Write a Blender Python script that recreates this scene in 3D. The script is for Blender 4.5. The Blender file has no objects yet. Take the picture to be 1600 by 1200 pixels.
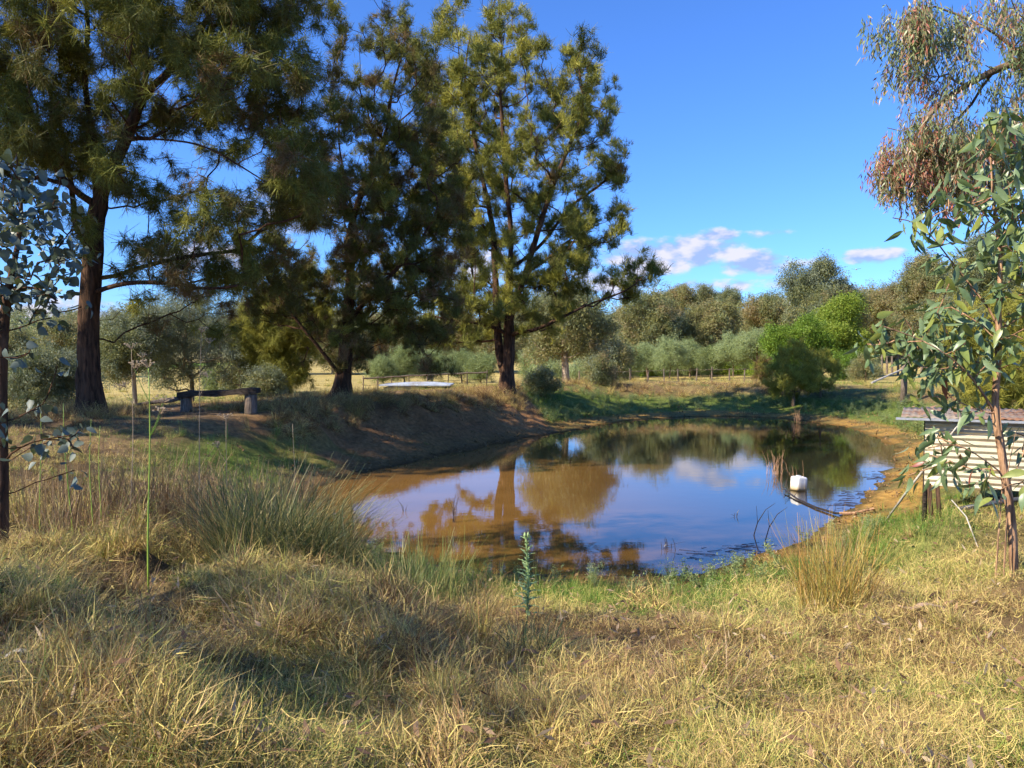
import bpy, math, random
import numpy as np
from mathutils import Vector, Matrix, Euler
R = math.radians
rng = np.random.default_rng(7)
random.seed(7)
scene = bpy.context.scene
col = scene.collection

# ------------------------------------------------------------------ camera
FPX = 1256.0; EYE = 2.5; PITCH = math.atan(40.0/FPX)
cam_d = bpy.data.cameras.new('camera'); cam = bpy.data.objects.new('camera', cam_d); col.objects.link(cam)
cam_d.sensor_width = 36; cam_d.lens = 36*FPX/1600
cam_d.clip_start = .05; cam_d.clip_end = 6000
cam.location = (0, 0, EYE); cam.rotation_euler = (R(90)-PITCH, 0, 0)
scene.camera = cam

# ------------------------------------------------------------------ sun + sky
SUN_EL = R(38); SH = Vector((.90, .43, 0)).normalized()       # horizontal direction in which shadows fall
sunv = Vector((-SH.x*math.cos(SUN_EL), -SH.y*math.cos(SUN_EL), math.sin(SUN_EL)))
sd = bpy.data.lights.new('sun', 'SUN'); sd.energy = 5.0; sd.angle = R(.5); sd.color = (1, .90, .74)
so = bpy.data.objects.new('sun', sd); col.objects.link(so)
so.rotation_euler = sunv.to_track_quat('Z', 'Y').to_euler()
scene.view_settings.view_transform = 'Standard'; scene.view_settings.look = 'None'
scene.view_settings.gamma = 1; scene.view_settings.use_curve_mapping = False
scene.view_settings.exposure = 0.92
scene.cycles.max_bounces = 5; scene.cycles.diffuse_bounces = 2; scene.cycles.glossy_bounces = 3
scene.cycles.transmission_bounces = 2; scene.cycles.transparent_max_bounces = 4
scene.cycles.use_denoising = True
scene.cycles.use_adaptive_sampling = True; scene.cycles.adaptive_threshold = .03

w = bpy.data.worlds.new('World'); scene.world = w; w.use_nodes = True
nt = w.node_tree; nt.nodes.clear()
def N(nt, t, **k):
    n = nt.nodes.new(t)
    for a, b in k.items(): setattr(n, a, b)
    return n
def math_(nt, op, a, b=None, c=None):
    n = nt.nodes.new('ShaderNodeMath'); n.operation = op
    for i, v in enumerate((a, b, c)):
        if v is None: continue
        if isinstance(v, (int, float)): n.inputs[i].default_value = v
        else: nt.links.new(v, n.inputs[i])
    return n.outputs[0]
def mixc(nt, f, a, b, mode='MIX'):
    n = nt.nodes.new('ShaderNodeMix'); n.data_type = 'RGBA'; n.blend_type = mode
    for s, v in ((n.inputs[0], f), (n.inputs[6], a), (n.inputs[7], b)):
        if isinstance(v, (int, float)): s.default_value = v
        elif isinstance(v, tuple): s.default_value = (*v, 1)[:4]
        else: nt.links.new(v, s)
    return n.outputs[2]
def ramp(nt, f, pts, interp='LINEAR'):
    n = nt.nodes.new('ShaderNodeValToRGB'); n.color_ramp.interpolation = interp
    e = n.color_ramp.elements
    while len(e) < len(pts): e.new(.5)
    for el, (p, c) in zip(e, pts):
        el.position = p; el.color = (*c, 1)[:4] if not isinstance(c, (int, float)) else (c, c, c, 1)
    nt.links.new(f, n.inputs[0]); return n.outputs[0]
SKY = N(nt, 'ShaderNodeTexSky', sky_type='NISHITA')
SKY.sun_disc = False; SKY.sun_elevation = SUN_EL
SKY.sun_rotation = math.atan2(sunv.x, sunv.y)
SKY.air_density = 1.0; SKY.dust_density = .15; SKY.ozone_density = 4.0; SKY.altitude = 300
tc = N(nt, 'ShaderNodeTexCoord'); sep = N(nt, 'ShaderNodeSeparateXYZ'); nt.links.new(tc.outputs['Generated'], sep.inputs[0])
az = math_(nt, 'ARCTAN2', sep.outputs[0], sep.outputs[1]); el = math_(nt, 'ARCSINE', sep.outputs[2])
clouds = [(1020,402,100,34,1.),(1095,392,75,34,1.),(1175,412,70,26,1.),(1118,370,46,16,.9),(1150,446,120,15,.6),(1195,366,48,10,.5),
          (1362,401,52,16,1.),(450,330,90,40,.9),(300,400,110,30,.8),(880,470,90,26,.7),(740,420,90,34,.9),(960,440,90,36,.8),(60,490,150,40,.8),
          (1270,408,60,12,.4),(1250,470,70,12,.5),(560,440,80,26,.7),(1620,430,70,20,.7),(-300,380,200,50,.9),(-900,300,300,60,.9),(2300,360,260,50,.9)]
comb = N(nt, 'ShaderNodeCombineXYZ')
nt.links.new(az, comb.inputs[0]); nt.links.new(math_(nt, 'MULTIPLY', el, 2.0), comb.inputs[1])
nz = N(nt, 'ShaderNodeTexNoise'); nz.inputs['Scale'].default_value = 26; nz.inputs['Detail'].default_value = 7; nz.inputs['Roughness'].default_value = .55
nt.links.new(comb.outputs[0], nz.inputs['Vector'])
acc = None
for (px, py, rx, ry, amp) in clouds:
    a0 = math.atan((px-800)/FPX); e0 = math.atan((560-py)/math.hypot(FPX, px-800)); ra = rx/FPX; re = ry/FPX
    dx = math_(nt, 'MULTIPLY', math_(nt, 'SUBTRACT', az, a0), 1/ra); dy = math_(nt, 'MULTIPLY', math_(nt, 'SUBTRACT', el, e0), 1/re)
    d2 = math_(nt, 'ADD', math_(nt, 'MULTIPLY', dx, dx), math_(nt, 'MULTIPLY', dy, dy))
    m = math_(nt, 'MULTIPLY', math_(nt, 'MAXIMUM', math_(nt, 'SUBTRACT', 1.0, d2), 0.0), amp)
    acc = m if acc is None else math_(nt, 'MAXIMUM', acc, m)
dens = math_(nt, 'ADD', acc, math_(nt, 'MULTIPLY', math_(nt, 'SUBTRACT', nz.outputs[0], .5), 2.3))
cm = math_(nt, 'MULTIPLY', ramp(nt, dens, [(.18, 0.), (.85, 1.)], 'EASE'), math_(nt, 'MINIMUM', math_(nt, 'MULTIPLY', acc, 3.0), 1.0))
nz2 = N(nt, 'ShaderNodeTexNoise'); nz2.inputs['Scale'].default_value = 26; nz2.inputs['Detail'].default_value = 3
sh = N(nt, 'ShaderNodeVectorMath', operation='ADD'); nt.links.new(comb.outputs[0], sh.inputs[0]); sh.inputs[1].default_value = (-.012, .022, 0)
nt.links.new(sh.outputs[0], nz2.inputs['Vector'])
lit = ramp(nt, math_(nt, 'ADD', math_(nt, 'SUBTRACT', nz.outputs[0], nz2.outputs[0]), .5), [(.40, 0.), (.62, 1.)])
ccol = mixc(nt, lit, (2.1, 2.8, 4.8), (4.6, 4.45, 5.1))
SKYTINT = (.50, .80, 1.30)
skyc = mixc(nt, 1.0, SKY.outputs[0], SKYTINT, 'MULTIPLY')
skycol = mixc(nt, math_(nt, 'MULTIPLY', cm, .92), skyc, ccol)
bg = N(nt, 'ShaderNodeBackground'); bg.inputs[1].default_value = .105
nt.links.new(skycol, bg.inputs[0]); out = N(nt, 'ShaderNodeOutputWorld'); nt.links.new(bg.outputs[0], out.inputs[0])

# ------------------------------------------------------------------ helpers
def P(px, py, d):
    """a point of the place at forward distance d (metres) seen at photo pixel (px, py)"""
    c, s = math.cos(PITCH), math.sin(PITCH)
    x = (px-800)/FPX; u = (600-py)/FPX
    fy = c + u*s; fz = -s + u*c
    k = d/fy
    return np.array([x*k, d, EYE+fz*k])
def hash2(ix, iy, seed):
    h = (ix.astype(np.int64)*374761393 + iy.astype(np.int64)*668265263 + seed*1274126177) & 0x7fffffff
    h = ((h ^ (h >> 13))*1103515245) & 0x7fffffff
    return ((h ^ (h >> 16)) & 0xffff)/65535.0
def vn(x, y, scale, seed=0):
    x = np.asarray(x, float)/scale; y = np.asarray(y, float)/scale
    ix = np.floor(x); iy = np.floor(y); fx = x-ix; fy = y-iy
    fx = fx*fx*(3-2*fx); fy = fy*fy*(3-2*fy)
    a = hash2(ix, iy, seed); b = hash2(ix+1, iy, seed); c = hash2(ix, iy+1, seed); d = hash2(ix+1, iy+1, seed)
    return (a*(1-fx)+b*fx)*(1-fy)+(c*(1-fx)+d*fx)*fy
def fbm(x, y, scale, seed=0, o=3):
    t = 0; a = 1; s = 0
    for i in range(o):
        t = t+a*vn(x, y, scale/2**i, seed+i*17); s += a; a *= .5
    return t/s
def sst(a, b, x):
    t = np.clip((x-a)/(b-a), 0, 1); return t*t*(3-2*t)

def tag(o, label=None, cat=None, group=None, kind=None):
    if label: o['label'] = label
    if cat: o['category'] = cat
    if group: o['group'] = group
    if kind: o['kind'] = kind
    return o
def empty(name, loc, label, cat, group=None):
    o = bpy.data.objects.new(name, None); col.objects.link(o); o.location = Vector(loc); o.empty_display_size = .1
    return tag(o, label, cat, group)
def link(name, me, mat=None, parent=None, world=True):
    """links a mesh whose vertices are in world coordinates; keeps them in place under the parent"""
    o = bpy.data.objects.new(name, me); col.objects.link(o)
    if mat and not me.materials: me.materials.append(mat)
    if parent:
        o.parent = parent
        if world:
            p = parent; off = Vector((0, 0, 0))
            while p is not None: off += p.location; p = p.parent
            o.location = -off
    return o
def mesh(name, V, F, mat=None, attrs=None, smooth=False):
    me = bpy.data.meshes.new(name)
    V = np.asarray(V, dtype=np.float32)
    if isinstance(F, np.ndarray):
        n, k = F.shape
        me.vertices.add(len(V)); me.vertices.foreach_set('co', V.ravel())
        me.loops.add(n*k); me.loops.foreach_set('vertex_index', F.astype(np.int32).ravel())
        me.polygons.add(n); me.polygons.foreach_set('loop_start', np.arange(0, n*k, k, dtype=np.int32))
        me.update(calc_edges=True)
    else:
        me.from_pydata(V.tolist(), [], F)
    if smooth: me.polygons.foreach_set('use_smooth', np.ones(len(me.polygons), bool))
    for an, (ty, arr) in (attrs or {}).items():
        a = me.attributes.new(an, ty, 'POINT')
        key = {'FLOAT': 'value', 'FLOAT_COLOR': 'color', 'FLOAT_VECTOR': 'vector', 'INT': 'value'}[ty]
        a.data.foreach_set(key, np.asarray(arr, dtype=np.int32 if ty == 'INT' else np.float32).ravel())
    if mat: me.materials.append(mat)
    return me
class MB:
    """collects shapes into one mesh (polygon lists)"""
    def __init__(s): s.V = []; s.F = []
    def add(s, V, F):
        b = len(s.V); s.V += [tuple(map(float, v)) for v in V]; s.F += [tuple(int(i)+b for i in f) for f in F]
    def box(s, c, size, rot=None, jit=0):
        c = Vector(c); h = Vector(size)/2
        vs = []
        for z in (-1, 1):
            for x, y in ((-1, -1), (1, -1), (1, 1), (-1, 1)):
                v = Vector((x*h.x, y*h.y, z*h.z)) + Vector([random.uniform(-jit, jit) for _ in range(3)])
                if rot: v = rot @ v
                vs.append(v+c)
        s.add(vs, [(3, 2, 1, 0), (4, 5, 6, 7), (0, 1, 5, 4), (1, 2, 6, 5), (2, 3, 7, 6), (3, 0, 4, 7)])
    def tube(s, pts, rad, sides=6, cap=True, bump=0, seed=0):
        pts = np.asarray(pts, float); n = len(pts); rad = np.broadcast_to(np.asarray(rad, float), (n,))
        V, F = tube_arrays(pts, rad, sides, bump, seed)
        s.add(V, F.tolist())
        if cap: 
            b = len(s.V)-len(V)
            s.F.append(tuple(b+i for i in range(sides))[::-1]); s.F.append(tuple(b+(n-1)*sides+i for i in range(sides)))
    def build(s, name, mat, parent=None, smooth=False):
        me = mesh(name, s.V, s.F, mat)
        if smooth: me.polygons.foreach_set('use_smooth', np.ones(len(me.polygons), bool))
        return link(name, me, None, parent)
def tube_arrays(pts, rad, sides, bump=0, seed=0):
    n = len(pts)
    t = np.gradient(pts, axis=0); t /= np.maximum(np.linalg.norm(t, axis=1, keepdims=True), 1e-9)
    ref = np.array([.37, .91, .17]) if abs(t[:, 2]).mean() > .6 else np.array([.13, .21, .97])
    u = np.cross(t, ref); u /= np.maximum(np.linalg.norm(u, axis=1, keepdims=True), 1e-9)
    v = np.cross(t, u)
    a = np.arange(sides)/sides*2*math.pi
    rr = np.repeat(rad[:, None], sides, 1)
    if bump:
        L = np.concatenate([[0], np.cumsum(np.linalg.norm(np.diff(pts, axis=0), axis=1))])
        A, LL = np.meshgrid(a, L); ridge = vn(np.cos(A)*6+9, np.sin(A)*6+LL*.7+9, 1.0, seed)+.5*vn(np.cos(A)*14+9, np.sin(A)*14+LL*3+9, 1.0, seed+3)
        rr = rr*(1+bump*(ridge-.75))
    V = pts[:, None, :]+(np.cos(a)[None, :, None]*u[:, None, :]+np.sin(a)[None, :, None]*v[:, None, :])*rr[:, :, None]
    i = np.arange(n-1)[:, None]*sides; j = np.arange(sides)[None, :]; k = (j+1) % sides
    F = np.stack([i+j, i+k, i+sides+k, i+sides+j], -1).reshape(-1, 4)
    return V.reshape(-1, 3), F

# ------------------------------------------------------------------ terrain
shore_px = [(1010,655),(1100,650),(1200,652),(1290,660),(1350,675),(1395,695),(1405,715),(1390,735),(1362,765),(1352,790),(1300,820),(1240,850),
            (1150,880),(1080,897),(980,908),(880,903),(780,898),(700,893),(640,880),(560,850),(505,812),(482,778),(512,757),(600,731),(700,710),(800,690),(900,672),(960,660)]
SP = np.array([[(px-800)/FPX*3140/(py-560), 3140/(py-560)] for px, py in shore_px])
def smooth_closed(p, k=2):
    for _ in range(k):
        a = p*.75+np.roll(p, -1, 0)*.25; b = p*.25+np.roll(p, -1, 0)*.75
        p = np.stack([a, b], 1).reshape(-1, 2)
    return p
SPS = smooth_closed(SP, 2)
PC = np.array([3.0, 19.0])
def sdist(x, y):
    """signed distance to the shore, positive on land"""
    sh = np.shape(x); x = np.ravel(x).astype(float); y = np.ravel(y).astype(float)
    out = np.empty(len(x)); A = SPS; B = np.roll(SPS, -1, 0)
    for c in range(0, len(x), 40000):
        p = np.stack([x[c:c+40000], y[c:c+40000]], 1)
        best = np.full(len(p), 1e9); ins = np.zeros(len(p), bool)
        for a, b in zip(A, B):
            ab = b-a; t = np.clip(((p-a)@ab)/(ab@ab), 0, 1)
            best = np.minimum(best, ((p-a-t[:, None]*ab)**2).sum(1))
            cr = ((a[1] > p[:, 1]) != (b[1] > p[:, 1])) & (p[:, 0] < (b[0]-a[0])*(p[:, 1]-a[1])/(b[1]-a[1]+1e-12)+a[0])
            ins ^= cr
        out[c:c+40000] = np.sqrt(best)*np.where(ins, -1, 1)+(fbm(p[:, 0], p[:, 1], 1.1, 301)-.5)*.5+(fbm(p[:, 0], p[:, 1], .3, 311, 2)-.5)*.16
    return out.reshape(sh)
SK = np.array([0, .6, 1.2, 1.8, 2.3, 3, 4, 6, 9, 15, 40])
PROF = {  # angle round the pond (deg, 0 = right, 90 = far) : ground height at SK metres from the water
 -180: [0, .14, .30, .55, 1.05, 1.25, 1.3, 1.3, 1.1, .6, .4],
 -150: [0, .16, .34, .52, .68, .85, 1.0, 1.12, 1.2, 1.2, 1.0],
 -120: [0, .06, .14, .25, .38, .55, .74, .95, 1.1, 1.2, 1.2],
  -90: [0, .05, .11, .21, .32, .48, .66, .87, .97, 1.1, 1.1],
  -45: [0, .16, .32, .45, .53, .60, .68, .80, .90, 1.1, 1.3],
    0: [0, .10, .19, .28, .34, .42, .55, .75, .95, 1.2, 1.6],
   50: [0, .08, .14, .20, .27, .36, .55, .95, 1.15, 1.2, 1.3],
   80: [0, .08, .14, .20, .24, .30, .45, 1.15, 1.25, .8, .5],
   96: [0, .08, .15, .24, .36, .58, 1.0, 1.3, 1.2, .7, .4],
  108: [0, .16, .32, .60, .95, 1.2, 1.3, 1.3, 1.15, .65, .4],
  120: [0, .22, .44, .75, 1.05, 1.25, 1.3, 1.3, 1.1, .6, .4],
  140: [0, .28, .55, .85, 1.1, 1.28, 1.32, 1.3, 1.1, .6, .4],
  165: [0, .26, .50, .78, 1.15, 1.3, 1.32, 1.3, 1.1, .6, .4],
  180: [0, .14, .30, .55, 1.05, 1.25, 1.3, 1.3, 1.1, .6, .4]}
PK = np.array(sorted(PROF)); PT = np.array([PROF[k] for k in PK])
def height(x, y, s=None):
    x = np.asarray(x, float); y = np.asarray(y, float)
    if s is None: s = sdist(x, y)
    th = np.degrees(np.arctan2(y-PC[1], x-PC[0]))
    sj = s+np.where(s > .8, (fbm(x, y, 1.6, 5)-.5)*.7, 0)
    ti = np.interp(th, PK, np.arange(len(PK))); i0 = np.clip(ti.astype(int), 0, len(PK)-2); tf = ti-i0; tf = tf*tf*(3-2*tf)
    si = np.interp(np.clip(sj, 0, 40), SK, np.arange(len(SK))); j0 = np.clip(si.astype(int), 0, len(SK)-2); sf = si-j0
    z = (PT[i0, j0]*(1-sf)+PT[i0, j0+1]*sf)*(1-tf)+(PT[i0+1, j0]*(1-sf)+PT[i0+1, j0+1]*sf)*tf
    land = np.clip(s, 0, 1)
    z = z+land*((fbm(x, y, 1.1, 11)-.5)*.16*np.exp(-np.maximum(y-12, 0)/30)+(fbm(x, y, .32, 21)-.5)*.07*sst(26, 12, y))
    z = z+land*(((th > 101) | (th < -170)) & (y > 11))*sst(.3, 1.0, s)*sst(3.4, 2.4, s)*((fbm(x*1.0, y*.6, .45, 131, 4)-.5)*.34)
    # tussocky mounds on the near left
    z = z+land*.36*sst(.1, -1.6, x)*sst(11, 6, y)*sst(.38, .72, fbm(x, y, .9, 33))
    z = np.maximum(z, .62*sst(2.7, 1.5, np.abs(x-6.4+.5*(y-9.7))*.75)*sst(1.9, 1.0, np.abs(y-9.9))*sst(1.0, 2.1, s))
    z = z+land*.10*sst(-.3, .6, x)*sst(8, 5, y)*sst(.45, .75, fbm(x, y, .7, 34))
    d = np.hypot(x, y)
    z = z+sst(130, 700, d)*34*(.55+.45*fbm(x, y, 260, 41))+sst(60, 170, d)*(1.2+sst(10, 90, x)*5.0)
    z = z+sst(20, 60, x-y*.25)*2.0*sst(300, 100, d)
    z = np.where(s < 0, -.05-np.minimum(-s*.12, .8), z+.0)
    return np.maximum(z, np.where(s >= 0, .015+.05*np.clip(s, 0, 1), -2))
def gz(x, y): return float(height(np.array([x]), np.array([y]))[0])
def theta(x, y): return np.degrees(np.arctan2(y-PC[1], x-PC[0]))
def green(x, y, s=None):
    if s is None: s = sdist(x, y)
    th = theta(x, y)
    g = .30*sst(.45, .7, fbm(x, y, 2.2, 51))+.12
    near = (th < -5)
    g = g+np.where(near, .8*sst(.3, .7, s)*sst(3.6, 1.4, s)*sst(.3, .55, fbm(x, y, 1.3, 61)), 0)
    g = g+np.where((th > -5) & (th < 100), .95*sst(.9, 1.4, s)*sst(5.2, 3.8, s), 0)
    g = g+np.where((th > 150) | (th < -165), .75*sst(.7, 1.1, s)*sst(2.3, 1.6, s)*sst(19, 17.5, y)*sst(.35, .5, fbm(x, y, 1.0, 58)), 0)
    g = np.where(((th > 101) | (th < -170)) & (y > 11) & (s < 6), np.maximum(g-.3, 0), g)
    g = g+.6*sst(.62, .78, fbm(x, y, 18, 71))*sst(30, 45, y)
    return np.clip(g, 0, 1)

def axis(lo, hi, f0, f1, step, grow):
    a = list(np.arange(f0, f1, step)); s = step; x = a[-1]
    while x < hi: s *= grow; x += s; a.append(x)
    s = step; x = a[0]; b = []
    while x > lo: s *= grow; x -= s; b.append(x)
    return np.array(b[::-1]+a)
gx = axis(-1500, 1500, -9.5, 12.5, .10, 1.07); gy = axis(-700, 2600, 2.0, 38, .10, 1.05)
GX, GY = np.meshgrid(gx, gy); S_ = sdist(GX, GY); GZ = height(GX, GY, S_)
G_ = green(GX, GY, S_); TH_ = theta(GX, GY)
def lerp(a, b, t): return a*(1-t[..., None])+b*t[..., None]
def C3(*c): return np.array(c)
straw = C3(.20, .14, .06); shaded_dirt = C3(.17, .10, .05); grn = C3(.12, .165, .03); mud = C3(.36, .205, .05); litter = C3(.31, .155, .062); field = C3(.47, .36, .12)  # straw and soil darkened: shade under the thatch is put into their colour
cc = lerp(np.broadcast_to(straw, GX.shape+(3,)), shaded_dirt, sst(.42, .62, fbm(GX, GY, .9, 81)))
cc = lerp(cc, np.broadcast_to(shaded_dirt*.8, cc.shape), sst(-1.5, -3, GX)*sst(16, 12, GY)*.8)
cc = lerp(cc, np.broadcast_to(grn, cc.shape), np.clip(G_*.9, 0, 1))
leftbank = ((TH_ > 101) | (TH_ < -165))*sst(3.4, 2.8, S_)*(1-G_*.7)
cc = lerp(cc, np.broadcast_to(litter, cc.shape), leftbank*.9)
rim = ((TH_ > 101) | (TH_ < -150))*sst(2.2, 3.2, S_)*sst(8, 5, S_)
cc = lerp(cc, np.broadcast_to(C3(.22, .14, .07), cc.shape), rim*.7)
cc = lerp(cc, np.broadcast_to(field, cc.shape), sst(24, 40, GY)*sst(7, 12, S_)*(1-.6*G_))
mudm = np.where((TH_ > -70) & (TH_ < 100), sst(1.7, .7, S_), sst(.9, .2, S_))
mcol = lerp(np.broadcast_to(mud, cc.shape), np.broadcast_to(C3(.17, .13, .04), cc.shape), sst(.4, .65, fbm(GX, GY, .7, 91)))
mcol = lerp(mcol, np.broadcast_to(C3(.2, .11, .045), cc.shape), ((TH_ > 100) | (TH_ < -120))*.8)
cc = lerp(cc, mcol, mudm)
cc = cc*(1-.55*sst(.28, .02, S_))[..., None]
far = sst(110, 260, np.hypot(GX, GY)); cc = lerp(cc, np.broadcast_to(C3(.16, .15, .07), cc.shape), far)
cc = lerp(cc, np.broadcast_to(C3(.16, .30, .03), cc.shape), sst(100, 108, GY)*sst(150, 140, GY)*sst(-40, -55, GX)*sst(-90, -80, GX))
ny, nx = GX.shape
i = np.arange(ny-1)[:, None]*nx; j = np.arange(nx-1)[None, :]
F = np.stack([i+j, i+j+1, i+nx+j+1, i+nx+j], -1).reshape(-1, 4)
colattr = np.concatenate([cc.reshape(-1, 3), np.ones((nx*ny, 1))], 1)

def newmat(name):
    m = bpy.data.materials.new(name); m.use_nodes = True; nt = m.node_tree
    b = nt.nodes['Principled BSDF']; return m, nt, b
def noise(nt, scale, detail=4, vec=None, rough=.6, dist=0):
    n = nt.nodes.new('ShaderNodeTexNoise'); n.inputs['Scale'].default_value = scale; n.inputs['Detail'].default_value = detail
    n.inputs['Roughness'].default_value = rough; n.inputs['Distortion'].default_value = dist
    if vec: nt.links.new(vec, n.inputs['Vector'])
    return n.outputs[0]
def geopos(nt, scale=(1, 1, 1), obj=False):
    if obj: o = N(nt, 'ShaderNodeTexCoord').outputs['Object']
    else: o = N(nt, 'ShaderNodeNewGeometry').outputs['Position']
    m = N(nt, 'ShaderNodeMapping'); m.inputs['Scale'].default_value = scale; nt.links.new(o, m.inputs['Vector']); return m.outputs[0]
def bump(nt, b, h, strength=.5, dist=.02):
    n = N(nt, 'ShaderNodeBump'); n.inputs['Strength'].default_value = strength; n.inputs['Distance'].default_value = dist
    nt.links.new(h, n.inputs['Height']); nt.links.new(n.outputs[0], b.inputs['Normal'])

m_ground, nt, b = newmat('ground_mat')
at = N(nt, 'ShaderNodeAttribute', attribute_name='col')
p = geopos(nt)
n1 = noise(nt, 9, 6, p); n2 = noise(nt, .35, 5, p); n3 = noise(nt, 60, 4, p)
c = mixc(nt, .8, at.outputs[0], ramp(nt, n1, [(.3, .45), (.7, 1.45)]), 'MULTIPLY')
c = mixc(nt, .6, c, ramp(nt, n2, [(.3, .65), (.7, 1.35)]), 'MULTIPLY')
c = mixc(nt, .5, c, ramp(nt, n3, [(.35, .55), (.65, 1.4)]), 'MULTIPLY')
nt.links.new(c, b.inputs['Base Color']); b.inputs['Roughness'].default_value = .95; b.inputs['Specular IOR Level'].default_value = .15
bump(nt, b, math_(nt, 'ADD', n1, math_(nt, 'MULTIPLY', n3, .4)), .8, .05)
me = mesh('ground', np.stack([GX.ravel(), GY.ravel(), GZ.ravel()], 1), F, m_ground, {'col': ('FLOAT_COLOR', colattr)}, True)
tag(link('ground', me), kind='structure')

# water: a flat sheet filling the dam
m_water, nt, b = newmat('water_mat')
at = N(nt, 'ShaderNodeAttribute', attribute_name='silt')
p = geopos(nt, (1, 2.2, 1)); p2 = geopos(nt, (.6, 1.6, 1))
c = mixc(nt, at.outputs['Fac'], (.022, .018, .012), (.21, .108, .027))
c = mixc(nt, .35, c, ramp(nt, noise(nt, .8, 4, p2), [(.3, .6), (.7, 1.25)]), 'MULTIPLY')
nt.links.new(c, b.inputs['Base Color']); b.inputs['Roughness'].default_value = .012; b.inputs['IOR'].default_value = 1.5
hgt = math_(nt, 'ADD', noise(nt, 2.2, 3, p), math_(nt, 'MULTIPLY', noise(nt, 9, 2, p), .12))
bump(nt, b, hgt, .035, .02)
wx = np.arange(-6, 15, .35); wy = np.arange(7.5, 38, .35); WX, WY = np.meshgrid(wx, wy); WS = sdist(WX, WY)
nyw, nxw = WX.shape
i = np.arange(nyw-1)[:, None]*nxw; j = np.arange(nxw-1)[None, :]
F = np.stack([i+j, i+j+1, i+nxw+j+1, i+nxw+j], -1).reshape(-1, 4); F = F[(WS.ravel()[F] < .5).all(1)]
silt = np.clip(sst(5.0, -1.0, WX-.12*(WY-14))*sst(30, 20, WY)+.35*sst(-1.2, 0, WS), 0, 1)
me = mesh('pond_water', np.stack([WX.ravel(), WY.ravel(), 0*WX.ravel()], 1), F, m_water, {'silt': ('FLOAT', silt)})
tag(link('pond_water', me), kind='structure')

# ------------------------------------------------------------------ plant materials
def leafmat(name, stops, vary=.35, trans=.3, rough=.6, spec=.25, second=None):
    """stops: colours along the instance tint; per-leaf brightness from attribute c"""
    m, nt, b = newmat(name)
    ti = N(nt, 'ShaderNodeAttribute', attribute_type='INSTANCER', attribute_name='tint')
    ca = N(nt, 'ShaderNodeAttribute', attribute_name='c')
    k = math_(nt, 'ADD', ti.outputs['Fac'], math_(nt, 'MULTIPLY', math_(nt, 'SUBTRACT', ca.outputs['Fac'], .5), vary))
    c = ramp(nt, k, stops)
    c = mixc(nt, .75, c, ramp(nt, math_(nt, 'FRACT', math_(nt, 'MULTIPLY', ca.outputs['Fac'], 7.13)), [(0, .6), (1, 1.4)]), 'MULTIPLY')
    if second:
        nb = N(nt, 'ShaderNodeNewGeometry').outputs['Backfacing']; c = mixc(nt, nb, c, mixc(nt, .5, c, second))
    nt.links.new(c, b.inputs['Base Color']); b.inputs['Roughness'].default_value = rough; b.inputs['Specular IOR Level'].default_value = spec
    t = N(nt, 'ShaderNodeBsdfTranslucent'); nt.links.new(c, t.inputs[0])
    mx = N(nt, 'ShaderNodeMixShader'); mx.inputs[0].default_value = trans
    o = nt.nodes['Material Output']; nt.links.new(b.outputs[0], mx.inputs[1]); nt.links.new(t.outputs[0], mx.inputs[2]); nt.links.new(mx.outputs[0], o.inputs[0])
    return m
m_grass = leafmat('grass_mat', [(0, (.20, .115, .05)), (.12, (.36, .23, .10)), (.25, (.62, .45, .18)), (.4, (.66, .52, .16)), (.58, (.34, .33, .085)), (.8, (.15, .23, .035)), (1, (.10, .20, .03))], .6, .14, .6, .2)
m_casu = leafmat('casuarina_mat', [(0, (.26, .16, .07)), (.25, (.15, .14, .04)), (.5, (.14, .155, .03)), (.75, (.24, .24, .04)), (1, (.38, .35, .06))], .3, .22, .6, .2)
m_gum = leafmat('gum_leaf_mat', [(0, (.30, .23, .11)), (.3, (.27, .26, .09)), (.5, (.21, .23, .08)), (.7, (.19, .22, .12)), (1, (.25, .28, .18))], .3, .35, .5, .35)
m_lime = leafmat('lime_leaf_mat', [(0, (.13, .22, .025)), (.5, (.20, .30, .035)), (1, (.30, .36, .05))], .4, .4, .5, .3)
m_pale = leafmat('pale_leaf_mat', [(0, (.20, .24, .08)), (.5, (.28, .34, .13)), (1, (.36, .42, .19))], .4, .35, .6, .3)
m_hang = leafmat('hanging_leaf_mat', [(0, (.42, .14, .09)), (.3, (.38, .28, .16)), (.6, (.23, .28, .11)), (1, (.22, .30, .13))], .8, .3, .4, .45)
def barkmat(name, a, bcol, sc=(14, 14, 2.5), st=.9):
    m, nt, b = newmat(name); p = geopos(nt, sc)
    n = noise(nt, 1.0, 5, p, .65, .6); n2 = noise(nt, .25, 3, p)
    c = mixc(nt, ramp(nt, n, [(.35, 0.), (.65, 1.)]), a, bcol); c = mixc(nt, .5, c, ramp(nt, n2, [(.3, .6), (.7, 1.4)]), 'MULTIPLY')
    nt.links.new(c, b.inputs['Base Color']); b.inputs['Roughness'].default_value = .9; b.inputs['Specular IOR Level'].default_value = .15
    bump(nt, b, n, st, .04); return m
m_bark = barkmat('red_brown_bark', (.03, .019, .013), (.15, .08, .045))
m_twig = barkmat('grey_brown_bark', (.09, .06, .04), (.24, .17, .11))
m_pbark = barkmat('pale_gum_bark', (.22, .16, .11), (.46, .36, .26), (8, 8, 2))
m_sbark = barkmat('sapling_bark', (.20, .11, .06), (.50, .30, .17), (20, 20, 5), .5)
m_wood = barkmat('weathered_wood', (.10, .075, .055), (.27, .21, .16), (30, 30, 4))
m_dwood = barkmat('dark_timber', (.03, .024, .02), (.09, .068, .05), (6, 30, 30))
m_white = barkmat('bleached_wood', (.38, .34, .28), (.62, .56, .47), (30, 30, 6), .4)

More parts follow.
